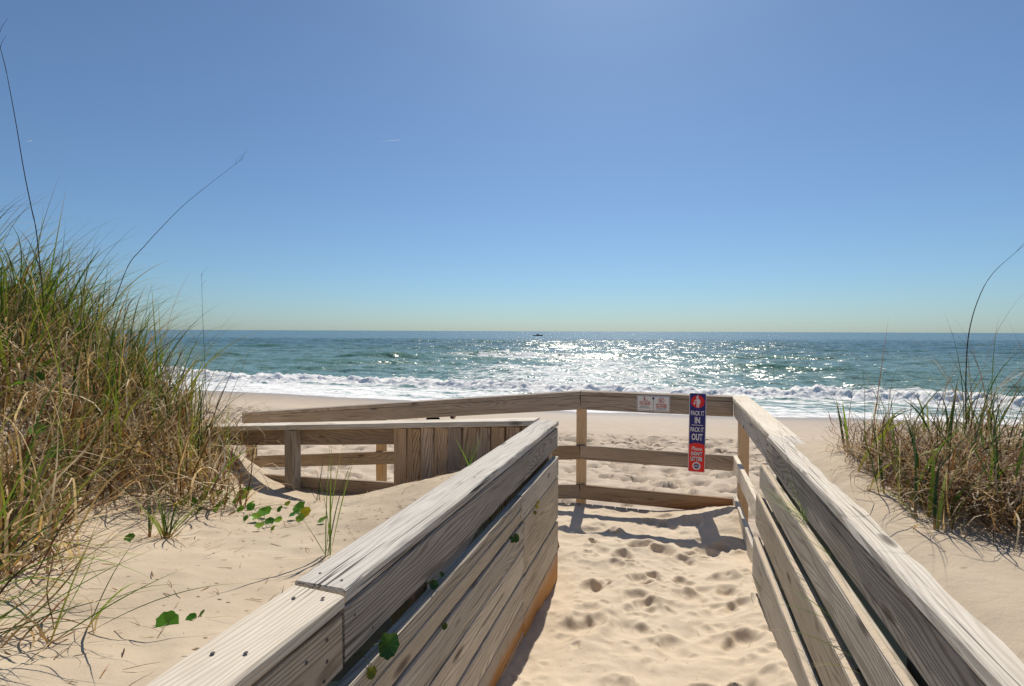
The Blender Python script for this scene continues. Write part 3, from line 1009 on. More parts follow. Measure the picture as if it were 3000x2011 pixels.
multi('pictogram', walker(-0.083, 0.098, 0.040), -0.004, 0.0005, M['print_red'], s2)
lettering('DOGS WELCOME', -0.079, 0.083, 0.0110, 0.100, -0.0046, M['print_red'], s2, 0.03)
lettering('ON LEASH', -0.079, 0.060, 0.020, 0.100, -0.0046, M['print_red'], s2, 0.04)
for k, (wd, z) in enumerate(((0.078, 0.047), (0.085, 0.037), (0.105, 0.027))):
    # three lines of print too small to read in the photograph
    g = random.Random(k)
    x, sh = -0.079 - wd / 2, []
    while x < -0.079 + wd / 2:
        w_ = g.uniform(0.008, 0.02)
        sh.append([(x, z), (min(x + w_, -0.079 + wd / 2), z), (min(x + w_, -0.079 + wd / 2), z + 0.004), (x, z + 0.004)])
        x += w_ + 0.003
    multi('small_print', sh, -0.004, 0.0004, M['print_navy'], s2)
ring = []
k = 30
for i in range(k):
    a0, a1 = 2 * math.pi * i / k, 2 * math.pi * (i + 1) / k
    ring.append([(0.074 + 0.0275 * math.cos(a0), 0.107 + 0.0275 * math.sin(a0)), (0.074 + 0.0275 * math.cos(a1), 0.107 + 0.0275 * math.sin(a1)),
                 (0.074 + 0.0235 * math.cos(a1), 0.107 + 0.0235 * math.sin(a1)), (0.074 + 0.0235 * math.cos(a0), 0.107 + 0.0235 * math.sin(a0))])
ring.append(limb(0.058, 0.091, 0.090, 0.123, 0.0020, 0.0020))
multi('prohibition_ring', ring, -0.0046, 0.0004, M['print_red'], s2)
multi('pictogram', walker(0.067, 0.090, 0.033), -0.004, 0.0005, M['print_red'], s2)
lettering('NO DOGS', 0.074, 0.058, 0.0185, 0.096, -0.0046, M['print_red'], s2, 0.04)
lettering('ALLOWED', 0.074, 0.038, 0.0185, 0.102, -0.0046, M['print_red'], s2, 0.04)
for k, (wd, z) in enumerate(((0.092, 0.029), (0.080, 0.019))):
    g = random.Random(k + 9)
    x, sh = 0.074 - wd / 2, []
    while x < 0.074 + wd / 2:
        w_ = g.uniform(0.008, 0.02)
        sh.append([(x, z), (min(x + w_, 0.074 + wd / 2), z), (min(x + w_, 0.074 + wd / 2), z + 0.0042), (x, z + 0.0042)])
        x += w_ + 0.003
    multi('small_print', sh, -0.004, 0.0004, M['print_navy'], s2)

# ------------------------------------------------------------------ grass
t = NT('grass_blade')
at = t.add('ShaderNodeAttribute', attribute_name='blade_colour')
t.l.new(at.outputs['Color'], t.b.inputs['Base Color'])
t.b.inputs['Roughness'].default_value = 0.55
t.b.inputs['Specular IOR Level'].default_value = 0.3
tr = t.add('ShaderNodeBsdfTranslucent')
t.l.new(t.mix(1.0, at.outputs['Color'], (1.0, 1.0, 0.75), 'MULTIPLY'), tr.inputs['Color'])
mx = t.add('ShaderNodeMixShader')
mx.inputs[0].default_value = 0.30
t.l.new(t.b.outputs[0], mx.inputs[1])
t.l.new(tr.outputs[0], mx.inputs[2])
t.l.new(mx.outputs[0], t.out.inputs['Surface'])
M['grass'] = t.m

GREENS = np.array([(0.125, 0.215, 0.020), (0.200, 0.310, 0.030), (0.045, 0.105, 0.016), (0.290, 0.330, 0.045), (0.022, 0.055, 0.014)])
STRAWS = np.array([(0.64, 0.45, 0.23), (0.52, 0.34, 0.14), (0.76, 0.60, 0.38), (0.32, 0.18, 0.07), (0.62, 0.47, 0.28), (0.22, 0.115, 0.045)])
REDS = np.array([(0.20, 0.085, 0.03), (0.32, 0.16, 0.055), (0.10, 0.05, 0.022), (0.40, 0.28, 0.15)])
WIND = np.array(c2w(1.0, -0.15))


def blades(name, parent, root, az, lean, bend, length, width, pal, nseg=8, tip=None, curl=0.0, base=None, kind='stuff', sag=1.6):
    """ribbons: root (N,3) in world space, az heading, lean from the vertical at the root, bend added along it"""
    N = len(root)
    s = np.linspace(0, 1, nseg + 1)
    th = lean[:, None] + bend[:, None] * s[None, :] ** sag
    if curl:
        th = th + curl * np.sin(s[None, :] * rng.uniform(4, 9, N)[:, None] + rng.uniform(0, 6, N)[:, None]) * s[None, :]
    azs = az[:, None] + rng.normal(0, 0.35, N)[:, None] * s[None, :] ** 2 + (curl * rng.normal(0, 1.0, N)[:, None] * s[None, :] if curl else 0)
    ds = (length / nseg)[:, None]
    dx = np.sin(th) * np.cos(azs) * ds
    dy = np.sin(th) * np.sin(azs) * ds
    dz = np.cos(th) * ds
    pts = np.stack([np.cumsum(dx, 1) - dx, np.cumsum(dy, 1) - dy, np.cumsum(dz, 1) - dz], -1) + root[:, None, :]
    tw = rng.uniform(-0.7, 0.7, N)[:, None] + rng.normal(0, 0.5, N)[:, None] * s[None, :]
    side = np.stack([-np.sin(azs + tw), np.cos(azs + tw), 0.25 * np.sin(tw)], -1)
    w = width[:, None] * (np.clip(1.0 - s[None, :] ** 2.2, 0.04, 1)) * (0.65 + 0.35 * np.clip(s[None, :] * 5, 0, 1)) * 0.5
    Lf = pts + side * w[..., None]
    Rt = pts - side * w[..., None]
    V = np.stack([Lf, Rt], 2).reshape(-1, 3)
    if parent is not None:
        V = V - np.array(parent.matrix_world.translation)[None, :]
    k = (nseg + 1) * 2
    i = (np.arange(N) * k)[:, None] + (np.arange(nseg) * 2)[None, :]
    q = np.stack([i, i + 1, i + 3, i + 2], -1).reshape(-1, 4)
    me = bpy.data.meshes.new(name)
    me.vertices.add(len(V))
    me.vertices.foreach_set('co', V.reshape(-1).astype(np.float32))
    n_ = len(q)
    me.loops.add(n_ * 4)
    me.polygons.add(n_)
    me.loops.foreach_set('vertex_index', q.reshape(-1).astype(np.int32))
    me.polygons.foreach_set('loop_start', np.arange(0, n_ * 4, 4, dtype=np.int32))
    me.polygons.foreach_set('loop_total', np.full(n_, 4, dtype=np.int32))
    me.polygons.foreach_set('use_smooth', np.ones(n_, dtype=bool))
    col = pal[rng.integers(0, len(pal), N)] * rng.uniform(0.75, 1.3, N)[:, None]
    col = np.repeat(col[:, None, :], nseg + 1, 1)
    if tip is not None:
        m = (sstep(0.55, 1.0, s)[None, :] * rng.uniform(0, 1, N)[:, None])[..., None]
        col = col * (1 - m) + np.array(tip)[None, None, :] * m
    if base is not None:
        m = (1 - sstep(0.04, 0.22, s))[None, :, None] * rng.uniform(0.5, 1, N)[:, None, None]
        col = col * (1 - m) + np.array(base)[None, None, :] * m
    rgba = np.ones((N, nseg + 1, 2, 4))
    rgba[..., :3] = np.repeat(col[:, :, None, :], 2, 2)
    ca = me.attributes.new('blade_colour', 'FLOAT_COLOR', 'POINT')
    ca.data.foreach_set('color', rgba.reshape(-1).astype(np.float32))
    me.materials.append(M['grass'])
    me.update()
    me.validate()
    o = bpy.data.objects.new(name, me)
    link(o, parent)
    if kind:
        o['kind'] = kind
    return o


def wind_az(n, spread=1.0, strength=0.8):
    a = rng.uniform(0, 2 * np.pi, n)
    v = np.stack([np.cos(a), np.sin(a)], -1) * spread + WIND[None, :] * strength
    return np.arctan2(v[:, 1], v[:, 0])


def spots_around(cx, cy, r, n, hf):
    a = rng.uniform(0, 2 * np.pi, n)
    d = r * np.sqrt(rng.uniform(0, 1, n))
    x, y = cx + d * np.cos(a), cy + d * np.sin(a)
    return np.stack([x, y, hf(x, y) - 0.01], -1)


def clump(name, cx, cy, hf, label, cat, group, r, ng, nd, Lg, Ld, wg, wd, wind=0.8, lean=0.25, bend=1.0, red=0.0, stalk=False):
    z = float(hf(np.array([cx]), np.array([cy]))[0])
    o = thing(name, (cx, cy, z), label, cat, group)
    o['kind'] = 'thing'
    if ng:
        rt = spots_around(cx, cy, r, ng, hf)
        blades('green_blades', o, rt, wind_az(ng, 1.0, wind), np.abs(rng.normal(lean, 0.16, ng)), np.abs(rng.normal(bend, 0.45, ng)),
               rng.uniform(Lg[0], Lg[1], ng), rng.uniform(wg[0], wg[1], ng), GREENS, 9, tip=(0.45, 0.33, 0.17), base=(0.40, 0.22, 0.10))
    if nd:
        rt = spots_around(cx, cy, r * 1.2, nd, hf)
        pal = STRAWS if red == 0 else np.concatenate([STRAWS, REDS])
        blades('dry_blades', o, rt, wind_az(nd, 1.0, wind * 0.5), np.abs(rng.normal(lean * (3.8 if red else 2.0), 0.35, nd)), np.abs(rng.normal(bend * 1.6, 0.7, nd)),
               rng.uniform(Ld[0], Ld[1], nd), rng.uniform(wd[0], wd[1], nd), pal, 11, curl=0.85)
    return o


# --- the big mound by the ramp
left_pts = []
g2 = random.Random(5)
tries = 0
while len(left_pts) < 44 and tries < 9000:
    tries += 1
    Xc, Yc = g2.uniform(-4.6, -1.55), g2.uniform(2.2, 4.9)
    a_, l_ = c2w(Xc, Yc)
    u_ = 1500 + 1526 * Xc / Yc
    if u_ < -330 or u_ > 655 or l_ > 3.32:
        continue
    if Yc < 2.55 + 0.28 * (Xc + 3.6):
        continue
    if min([9] + [math.hypot(Xc - q[0], Yc - q[1]) for q in left_pts]) < 0.24:
        continue
    left_pts.append((Xc, Yc))
for (u_, v_) in ((30, 1520), (110, 1450), (-60, 1600), (220, 1420), (330, 1400), (-120, 1480), (20, 1660)):
    p_ = hit(u_, v_, h_left)
    left_pts.append(w2c(p_.x, p_.y))
mass = {'green_blades': [], 'dry_blades': [], 'arching_blades': []}
for i, (Xc, Yc) in enumerate(left_pts):
    a_, l_ = c2w(Xc, Yc)
    u_ = 1500 + 1526 * Xc / Yc
    edge = min(1.0, max(0.0, (690 - u_) / 300))
    front = 1 - min(1.0, max(0.0, (Yc - 2.55 - 0.28 * (Xc + 3.6)) / 0.9))
    tall = 0.75 + 0.5 * random.random()                     # tufts differ in height, so the outline is ragged
    n_ = int((6 + 15 * edge) * (1 - 0.9 * front))
    mass['green_blades'].append((spots_around(a_, l_, 0.09, n_, h_left), wind_az(n_, 1.0, 1.1), np.abs(rng.normal(0.32, 0.20, n_)), np.abs(rng.normal(1.1, 0.5, n_)),
                                 rng.uniform(0.35 + 0.2 * edge, 0.62 + 0.55 * edge * (1 - 0.5 * front), n_) * tall, rng.uniform(0.007, 0.016, n_)))
    n_ = int(30 + 14 * edge + 24 * front)
    mass['dry_blades'].append((spots_around(a_, l_, 0.20, n_, h_left), wind_az(n_, 1.0, 0.15), np.abs(rng.normal(0.6, 0.5, n_)), np.abs(rng.normal(1.8, 0.9, n_)),
                               rng.uniform(0.25, 0.55 + 0.40 * edge * (1 - 0.4 * front), n_) * tall, rng.uniform(0.005, 0.014, n_)))
    n_ = int(7 + 13 * edge * (1 - front))
    mass['arching_blades'].append((spots_around(a_, l_, 0.15, n_, h_left), wind_az(n_, 0.9, 0.7), np.abs(rng.normal(0.22, 0.14, n_)), np.abs(rng.normal(2.4, 0.9, n_)),
                                   rng.uniform(0.7, 1.35, n_) * (0.6 + 0.4 * edge), rng.uniform(0.003, 0.007, n_)))
p_ = hit(250, 1430, h_left)
mg = thing('dune_grass', p_, 'dense mass of green and straw-coloured grass covering the dune mound beside the ramp', 'grass')
mg['kind'] = 'stuff'
STRAW_MIX = np.concatenate([STRAWS, STRAWS[:3] * 1.15, STRAWS[3:] * 0.45, REDS * 0.9])
for nm_, pal_, kw in (('green_blades', GREENS, dict(nseg=10, tip=(0.45, 0.33, 0.17), base=(0.40, 0.22, 0.10))), ('dry_blades', STRAW_MIX, dict(nseg=12, curl=0.9)),
                      ('arching_blades', np.concatenate([GREENS, STRAWS[:4]]), dict(nseg=15, tip=(0.40, 0.30, 0.17), sag=2.2))):
    cols_ = [np.concatenate(c_) for c_ in zip(*mass[nm_])]
    blades(nm_, mg, *cols_, pal_, **kw)

# dead blades matted over the mound
n = 6200
Xc = rng.uniform(-4.2, -1.2, n)
Yc = rng.uniform(1.5, 4.6, n)
a_, l_ = c2w(Xc, Yc)
uu = 1500 + 1526 * Xc / Yc
keep = (uu > -330) & (uu < 660 - 300 * rng.uniform(0, 1, n) ** 3) & (l_ < 3.38) & (Yc > 2.36 + 0.30 * (Xc + 3.6) - 0.9 * sstep(420, 60, uu) * sstep(-2.6, -1.6, Xc) + 0.20 * rng.normal(0, 1, n))
a_, l_ = a_[keep], l_[keep]
n = len(a_)
rt = np.stack([a_, l_, h_left(a_, l_) + rng.uniform(0, 0.22, n) * sstep(2.2, 2.9, w2c(a_, l_)[1])], -1)
o = blades('dead_grass', None, rt, rng.uniform(0, 2 * np.pi, n), np.abs(rng.normal(0.95, 0.45, n)), np.abs(rng.normal(1.3, 0.7, n)), rng.uniform(0.15, 0.6, n), rng.uniform(0.005, 0.012, n), STRAW_MIX, 10, curl=1.1)
tag(o, 'matted dead straw-coloured grass lying over the dune mound', 'dead grass', kind='stuff')

# wind-blown bits of stem and root lying on the sand
def litter_on(n, sampler, hf, Lr, Wr, label, name='sand_litter'):
    x_, y_ = sampler(n)
    rt = np.stack([x_, y_, hf(x_, y_) + 0.004], -1)
    m_ = len(x_)
    o = blades(name, None, rt, rng.uniform(0, 2 * np.pi, m_), rng.normal(1.52, 0.06, m_), rng.normal(0.03, 0.10, m_), rng.uniform(Lr[0], Lr[1], m_), rng.uniform(Wr[0], Wr[1], m_),
               np.concatenate([REDS, REDS * 0.6, STRAWS[3:]]), 6, curl=0.25)
    return tag(o, label, 'litter', kind='stuff')


def _left(n):
    x_, y_ = rng.uniform(-3.4, -0.95, n), rng.uniform(0.6, 3.2, n)
    return x_, y_


litter_on(750, _left, h_left, (0.012, 0.11), (0.0018, 0.0045), 'dark bits of stem and root strewn over the dune sand')
litter_on(110, lambda n: (rng.uniform(-0.6, 0.45, n), rng.uniform(1.2, 4.6, n)), lambda a, l: h_path(a, l) + trodden(a, l), (0.012, 0.05), (0.001, 0.0025), 'few dark stem bits on the trodden path sand')

# --- grass on the right-hand dune
M_RIGHT = [(2660, 1480, 0.8), (2760, 1540, 0.8), (2560, 1390, 0.7), (2900, 1500, 0.8), (2790, 1400, 1.0), (2690, 1340, 0.8), (2950, 1390, 1.0), (2860, 1300, 1.5), (2500, 1320, 0.7), (2620, 1300, 0.8), (3020, 1540, 1.0), (3060, 1330, 1.2), (2760, 1300, 0.8), (2840, 1330, 1.6), (2600, 1440, 0.6)]
for i, (u_, v_, k_) in enumerate(M_RIGHT):
    p_ = hit(u_, v_, h_right)
    o = clump('grass_tuft', p_.x, p_.y, h_right, *(('tall bushy green tuft at the foot of the dark seed stalk', 'grass', 'tall tufts by the seed stalk') if k_ >= 1.5 else ('small straggling grass tuft at the sandy edge of the drift grass', 'grass', 'straggling tufts at the drift edge') if k_ <= 0.7 else ('green grass tuft with rusty dead base on the drift beside buried railing', 'grass', 'grass tufts on the drift')),
              0.07, int(9 * k_), int(16 * k_), (0.16, 0.42 * (0.7 + 0.3 * k_)), (0.08, 0.24), (0.006, 0.0135), (0.0025, 0.0055), wind=0.4, lean=0.28, bend=0.8, red=1)
    nw = int(11 * k_)
    rt = spots_around(p_.x, p_.y, 0.08, nw, h_right)
    blades('wispy_blades', o, rt, wind_az(nw, 0.9, 0.5), np.abs(rng.normal(0.22, 0.14, nw)), np.abs(rng.normal(1.3, 0.8, nw)), rng.uniform(0.30, 0.70, nw) * (0.7 + 0.3 * k_), rng.uniform(0.0016, 0.0045, nw),
           np.concatenate([GREENS * 0.8, STRAWS[1:4], REDS]), 11, tip=(0.30, 0.22, 0.12), sag=2.0)
n = 4300
ctr = [hit(u, v, h_right) for u, v in ((2620, 1330), (2720, 1370), (2820, 1430), (2900, 1400), (2960, 1320), (2700, 1430), (2760, 1490), (2860, 1520), (2980, 1480), (2540, 1340), (2820, 1340), (3060, 1420), (3050, 1560), (2560, 1390), (2640, 1400), (2640, 1360), (2760, 1420), (2700, 1480), (2820, 1500))]
ci = rng.integers(0, len(ctr), n)
cx_ = np.array([c.x for c in ctr])[ci] + rng.normal(0, 0.075, n)
cy_ = np.array([c.y for c in ctr])[ci] + rng.normal(0, 0.09, n)
ok_ = cx_ > 0.74
cx_, cy_ = cx_[ok_], cy_[ok_]
n = len(cx_)
rt = np.stack([cx_, cy_, h_right(cx_, cy_) + rng.uniform(0, 0.11, n)], -1)
o = blades('dead_grass', None, rt, rng.uniform(0, 2 * np.pi, n), np.abs(rng.normal(1.35, 0.3, n)), np.abs(rng.normal(0.5, 0.6, n)), rng.uniform(0.06, 0.26, n), rng.uniform(0.002, 0.0055, n), np.concatenate([STRAWS, REDS, REDS, REDS * 0.5]), 8, curl=1.3)
tag(o, 'tangled rusty dead grass at the foot of the tufts on the drift', 'dead grass', kind='stuff')


# --- seed stalks of sea oats
def tube(name, pts, r0, r1, mat, parent, k=6):
    vs_, fs = [], []
    pts = [Vector(p_) for p_ in pts]
    for i, p_ in enumerate(pts):
        d_ = (pts[min(i + 1, len(pts) - 1)] - pts[max(i - 1, 0)]).normalized()
        s_ = d_.cross(Vector((0.3, 0.2, 0.93)) if abs(d_.z) < 0.9 else Vector((1, 0, 0))).normalized()
        q_ = d_.cross(s_)
        r_ = r0 + (r1 - r0) * i / (len(pts) - 1)
        for j in range(k):
            a_ = 2 * math.pi * j / k
            vs_.append(p_ + s_ * r_ * math.cos(a_) + q_ * r_ * math.sin(a_))
    for i in range(len(pts) - 1):
        for j in range(k):
            fs.append((i * k + j, i * k + (j + 1) % k, (i + 1) * k + (j + 1) % k, (i + 1) * k + j))
    fs.append(tuple(range(k - 1, -1, -1)))
    fs.append(tuple((len(pts) - 1) * k + j for j in range(k)))
    if parent is not None:
        o_ = parent.matrix_world.translation
        vs_ = [v_ - o_ for v_ in vs_]
    return mesh_obj(name, vs_, fs, mat, parent, smooth=True)


M['stalk'] = plain('sea_oat_stalk', (0.055, 0.045, 0.028), 0.7, 0.2)


def at_depth(u, v, Y):
    d_ = ray(u, v)
    fw = Vector((-SX, CX, 0))
    return EYE + d_ * (Y / d_.dot(fw))


def stalk(pix, Y0, Y1, r0, r1, label, twigs=0):
    # smooth the picked points into an even curve
    q = [np.array(p_, float) for p_ in pix]
    q = [2 * q[0] - q[1]] + q + [2 * q[-1] - q[-2]]
    fine_ = []
    for i in range(1, len(q) - 2):
        for t_ in np.linspace(0, 1, 5)[:-1]:
            fine_.append(0.5 * (2 * q[i] + (q[i + 1] - q[i - 1]) * t_ + (2 * q[i - 1] - 5 * q[i] + 4 * q[i + 1] - q[i + 2]) * t_ ** 2 + (3 * q[i] - q[i - 1] - 3 * q[i + 1] + q[i + 2]) * t_ ** 3))
    pix = [tuple(p_) for p_ in fine_] + [tuple(q[-2])]
    n_ = len(pix)
    pts = [at_depth(u, v, Y0 + (Y1 - Y0) * i / (n_ - 1)) for i, (u, v) in enumerate(pix)]
    o = thing('sea_oat_stalk', pts[0], label, 'stalk')
    tube('stem', pts, r0, r1, M['stalk'], o)
    for k_ in range(twigs):
        i = n_ - 2 - k_ % 2
        b_ = pts[i].lerp(pts[i + 1], 0.3 + 0.6 * random.random())
        tube('twig', [b_, b_ + Vector((0.02, 0, 0.03)) * (0.6 + random.random()), b_ + Vector((0.05, -0.005, 0.04)) * (0.8 + random.random())], r1 * 0.9, r1 * 0.3, M['stalk'], o, 4)
    return o


stalk([(128, 900), (108, 690), (92, 610), (70, 500), (50, 380), (32, 280), (14, 190), (-8, 110)], 2.7, 2.35, 0.0028, 0.0011, 'long straight bare seed stalk standing highest out of the mound grass', 2)
stalk([(330, 900), (375, 780), (420, 725), (470, 670), (540, 600), (620, 535), (715, 462)], 3.2, 3.1, 0.0026, 0.0006, 'long seed stalk leaning over from the mound grass towards the sea', 3)
stalk([(610, 1290), (605, 1200), (601, 1080), (594, 930), (590, 800)], 3.55, 3.5, 0.0020, 0.0007, 'thin dark dead stem standing upright at the edge of the mound grass', 2)
stalk([(2830, 1250), (2830, 1100), (2838, 980), (2865, 880), (2910, 800), (3005, 715)], 1.9, 1.8, 0.0022, 0.0006, 'tall dark seed stalk bending over above the drift grass', 2)

# --- single tufts on the sand
def tuft(u, v, hf, label, n_, Lr, wr, lean, bend, wind=0.3, pal=GREENS, base=(0.42, 0.20, 0.06), dry=8):
    p_ = hit(u, v, hf)
    o = thing('grass_tuft', p_, label, 'grass')
    o['kind'] = 'thing'
    rt = spots_around(p_.x, p_.y, 0.02, n_, hf)
    blades('green_blades', o, rt, wind_az(n_, 1.0, wind), np.abs(rng.normal(lean, 0.22, n_)), np.abs(rng.normal(bend, 0.35, n_)), rng.uniform(Lr[0], Lr[1], n_), rng.uniform(wr[0], wr[1], n_), pal, 10, tip=(0.40, 0.33, 0.12), base=base)
    if dry:
        rt = spots_around(p_.x, p_.y, 0.03, dry, hf)
        blades('dry_blades', o, rt, wind_az(dry, 1.0, 0.2), np.abs(rng.normal(1.0, 0.3, dry)), np.abs(rng.normal(0.7, 0.4, dry)), rng.uniform(0.08, 0.2, dry), rng.uniform(0.002, 0.005, dry), STRAWS, 8, curl=0.6)
    return o


tuft(490, 1578, h_left, 'spreading grass tuft with orange base on open dune sand below the mound', 26, (0.22, 0.42), (0.004, 0.008), 0.55, 0.7, 0.9)
tuft(440, 1575, h_left, 'slim upright grass tuft close beside the orange-based tuft', 8, (0.2, 0.32), (0.003, 0.006), 0.3, 0.5, 0.5)
tuft(1285, 1395, h_left, 'bright green grass tuft growing against the upright planks', 24, (0.18, 0.40), (0.004, 0.007), 0.5, 0.7, -0.2, np.array([(0.16, 0.30, 0.03), (0.12, 0.24, 0.03), (0.20, 0.30, 0.06)]), (0.3, 0.3, 0.1))
tuft(1375, 1385, h_left, 'few-bladed green tuft in the corner of planks and railing', 8, (0.18, 0.32), (0.004, 0.007), 0.35, 0.4, 0.4, np.array([(0.16, 0.30, 0.03), (0.12, 0.24, 0.03)]), (0.3, 0.3, 0.1), 4)
tuft(962, 1628, h_left, 'tall narrow grass shoot standing beside the walkway railing cap', 7, (0.42, 0.62), (0.006, 0.010), 0.10, 0.16, 0.25, GREENS, None, 0)
tuft(935, 1468, h_left, 'thin dark grass shoot in the hollow by the ramp post', 7, (0.25, 0.5), (0.003, 0.005), 0.12, 0.2, 0.3, GREENS * 0.5, None, 5)
def sweep(u, v, label, n_, Lr, wr, lean, bend, dry, spread=0.45, r_=0.07):
    """a tuft whose blades the wind lays over to one side"""
    p_ = hit(u, v, h_left)
    o = thing('grass_tuft', p_, label, 'grass')
    o['kind'] = 'thing'
    az0 = math.atan2(WIND[1], WIND[0])
    rt = spots_around(p_.x, p_.y, r_, n_, h_left)
    blades('green_blades', o, rt, az0 + rng.normal(0.15, spread, n_), np.abs(rng.normal(lean, 0.22, n_)), rng.normal(bend, 0.3, n_), rng.uniform(Lr[0], Lr[1], n_), rng.uniform(wr[0], wr[1], n_), GREENS, 11, tip=(0.40, 0.33, 0.12), base=(0.42, 0.22, 0.08))
    rt = spots_around(p_.x, p_.y, r_ * 1.6, dry, h_left)
    blades('dry_blades', o, rt, az0 + rng.normal(0, 1.3, dry), np.abs(rng.normal(0.9, 0.4, dry)), np.abs(rng.normal(0.9, 0.6, dry)), rng.uniform(0.12, 0.45, dry), rng.uniform(0.003, 0.008, dry), np.concatenate([STRAWS, REDS]), 9, curl=0.8)
    return o


sweep(-170, 1900, 'low grass sweeping across the near dune sand from beside the boarded railing end', 22, (0.30, 0.62), (0.004, 0.008), 0.95, 0.5, 26)
sweep(-80, 1740, 'wind-laid grass tuft with long flat blades over the near dune sand', 24, (0.35, 0.75), (0.004, 0.009), 0.85, 0.6, 40)
sweep(-40, 1560, 'straw-filled wind-laid grass tuft at the foot of the mound', 22, (0.35, 0.75), (0.004, 0.009), 0.7, 0.7, 70, 0.6, 0.10)
sweep(110, 1600, 'thin scatter of bent grass between the near tufts and the mound', 10, (0.25, 0.55), (0.004, 0.007), 0.8, 0.6, 36, 0.7, 0.12)
sweep(150, 1860, 'few green blades leaning from a brown base near the lone round leaf', 9, (0.22, 0.45), (0.004, 0.007), 0.7, 0.6, 12)
sweep(60, 1480, 'dry tangled tuft spilling from the mound onto the sand', 10, (0.25, 0.5), (0.004, 0.008), 0.7, 0.7, 80, 0.8, 0.13)

# --- sprigs growing through the gaps of the buried railing
def sprig(x, y, z, label, n_, Lr, az0, lean, bend, wr=(0.002, 0.004), pal=GREENS):
    o = thing('grass_sprig', (x, y, z), label, 'grass')
    o['kind'] = 'thing'
    rt = np.stack([x + rng.normal(0, 0.004, n_), y + rng.normal(0, 0.02, n_), np.full(n_, z)], -1)
    blades('blade', o, rt, az0 + rng.normal(0, 0.35, n_), np.abs(rng.normal(lean, 0.2, n_)), rng.normal(bend, 0.3, n_), rng.uniform(Lr[0], Lr[1], n_), rng.uniform(wr[0], wr[1], n_), pal, 9, tip=(0.4, 0.3, 0.14), kind='stuff')
    return o


PI = math.pi
sprig(0.530, 2.35, 0.945, 'long green sprig lying along the gap under the top rail', 16, (0.25, 0.62), PI / 2 + 0.12, 1.30, 0.15)
sprig(0.52, 2.0, 0.945, 'green sprig sticking out under the top rail beside the long sprig', 7, (0.15, 0.4), PI - 0.5, 1.0, 0.6)
sprig(0.50, 1.85, 0.785, 'pair of thin blades arching out between the middle boards', 4, (0.14, 0.26), PI - 0.4, 1.1, 0.8)
sprig(0.49, 1.62, 0.785, 'yellowish blade poking out between the middle boards', 3, (0.10, 0.30), PI + 0.1, 1.2, 0.9, (0.003, 0.005), np.array([(0.20, 0.20, 0.04), (0.12, 0.15, 0.03)]))
sprig(0.46, 1.75, 0.47, 'drooping brown-green blades above the lowest board', 6, (0.12, 0.30), PI + 0.2, 0.9, 1.7, (0.003, 0.006), np.concatenate([GREENS[:2], REDS]))
sprig(0.50, 2.95, 0.27, 'wiry grass sprig growing where the lowest rail meets the sand', 16, (0.10, 0.26), PI - 0.6, 0.35, 0.6, (0.002, 0.004), np.concatenate([GREENS, STRAWS[:3]]))

# ------------------------------------------------------------------ beach pennywort
t = NT('pennywort_leaf')
oi = t.add('ShaderNodeObjectInfo')
tc = t.add('ShaderNodeTexCoord')
vein_n = t.noise(tc.outputs['Object'], 60, 3, 0.6)
colr = oi.outputs['Color']
spv = t.add('ShaderNodeSeparateXYZ')
t.l.new(tc.outputs['Object'], spv.inputs[0])
ang = t.math('ARCTAN2', spv.outputs[1], spv.outputs[0])
ray_ = t.ramp(t.math('ABSOLUTE', t.math('SINE', t.math('MULTIPLY', ang, 5.5))), [(0.0, 1.0), (0.22, 0.0)])
colr = t.mix(t.math('MULTIPLY', vein_n, 0.4), colr, t.mix(1.0, colr, (0.5, 0.6, 0.5), 'MULTIPLY'))
colr = t.mix(t.math('MULTIPLY', ray_, 0.45), colr, (0.30, 0.40, 0.10))
t.l.new(colr, t.b.inputs['Base Color'])
t.b.inputs['Roughness'].default_value = 0.32
tr = t.add('ShaderNodeBsdfTranslucent')
t.l.new(colr, tr.inputs['Color'])
mx = t.add('ShaderNodeMixShader')
mx.inputs[0].default_value = 0.40
t.l.new(t.b.outputs[0], mx.inputs[1])
t.l.new(tr.outputs[0], mx.inputs[2])
t.l.new(mx.outputs[0], t.out.inputs['Surface'])
M['leaf'] = t.m
M['stem'] = plain('leaf_stem', (0.10, 0.12, 0.03), 0.6)


def leaf_mesh(k=22):
    vs_, fs = [(0, 0, -0.10)], []
    for ring_, rr in enumerate((0.5, 1.0)):
        for i in range(k):
            a = 2 * math.pi * (i + 0.5) / k
            notch = 1 - 0.55 * math.exp(-((a - math.pi * 2 if a > math.pi else a) / 0.16) ** 2)
            sc = 1 + (0.07 * math.cos(a * 8) if ring_ else 0)
            r_ = rr * notch * sc
            vs_.append((r_ * math.cos(a), r_ * math.sin(a), (-0.03 if ring_ == 0 else 0.10 + 0.06 * math.cos(a * 4))))
    for i in range(k):
        fs.append((0, 1 + i, 1 + (i + 1) % k))
        fs.append((1 + i, 1 + k + i, 1 + k + (i + 1) % k, 1 + (i + 1) % k))
    me = bpy.data.meshes.new('leaf')
    me.from_pydata(vs_, [], fs)
    me.polygons.foreach_set('use_smooth', [True] * len(fs))
    me.materials.append(M['leaf'])
    return me


LEAF = leaf_mesh()


LEAF_COLS = [(0.06, 0.19, 0.015), (0.13, 0.30, 0.02), (0.20, 0.38, 0.03), (0.09, 0.24, 0.02), (0.24, 0.38, 0.03)]
YELLOW = (0.62, 0.45, 0.02)


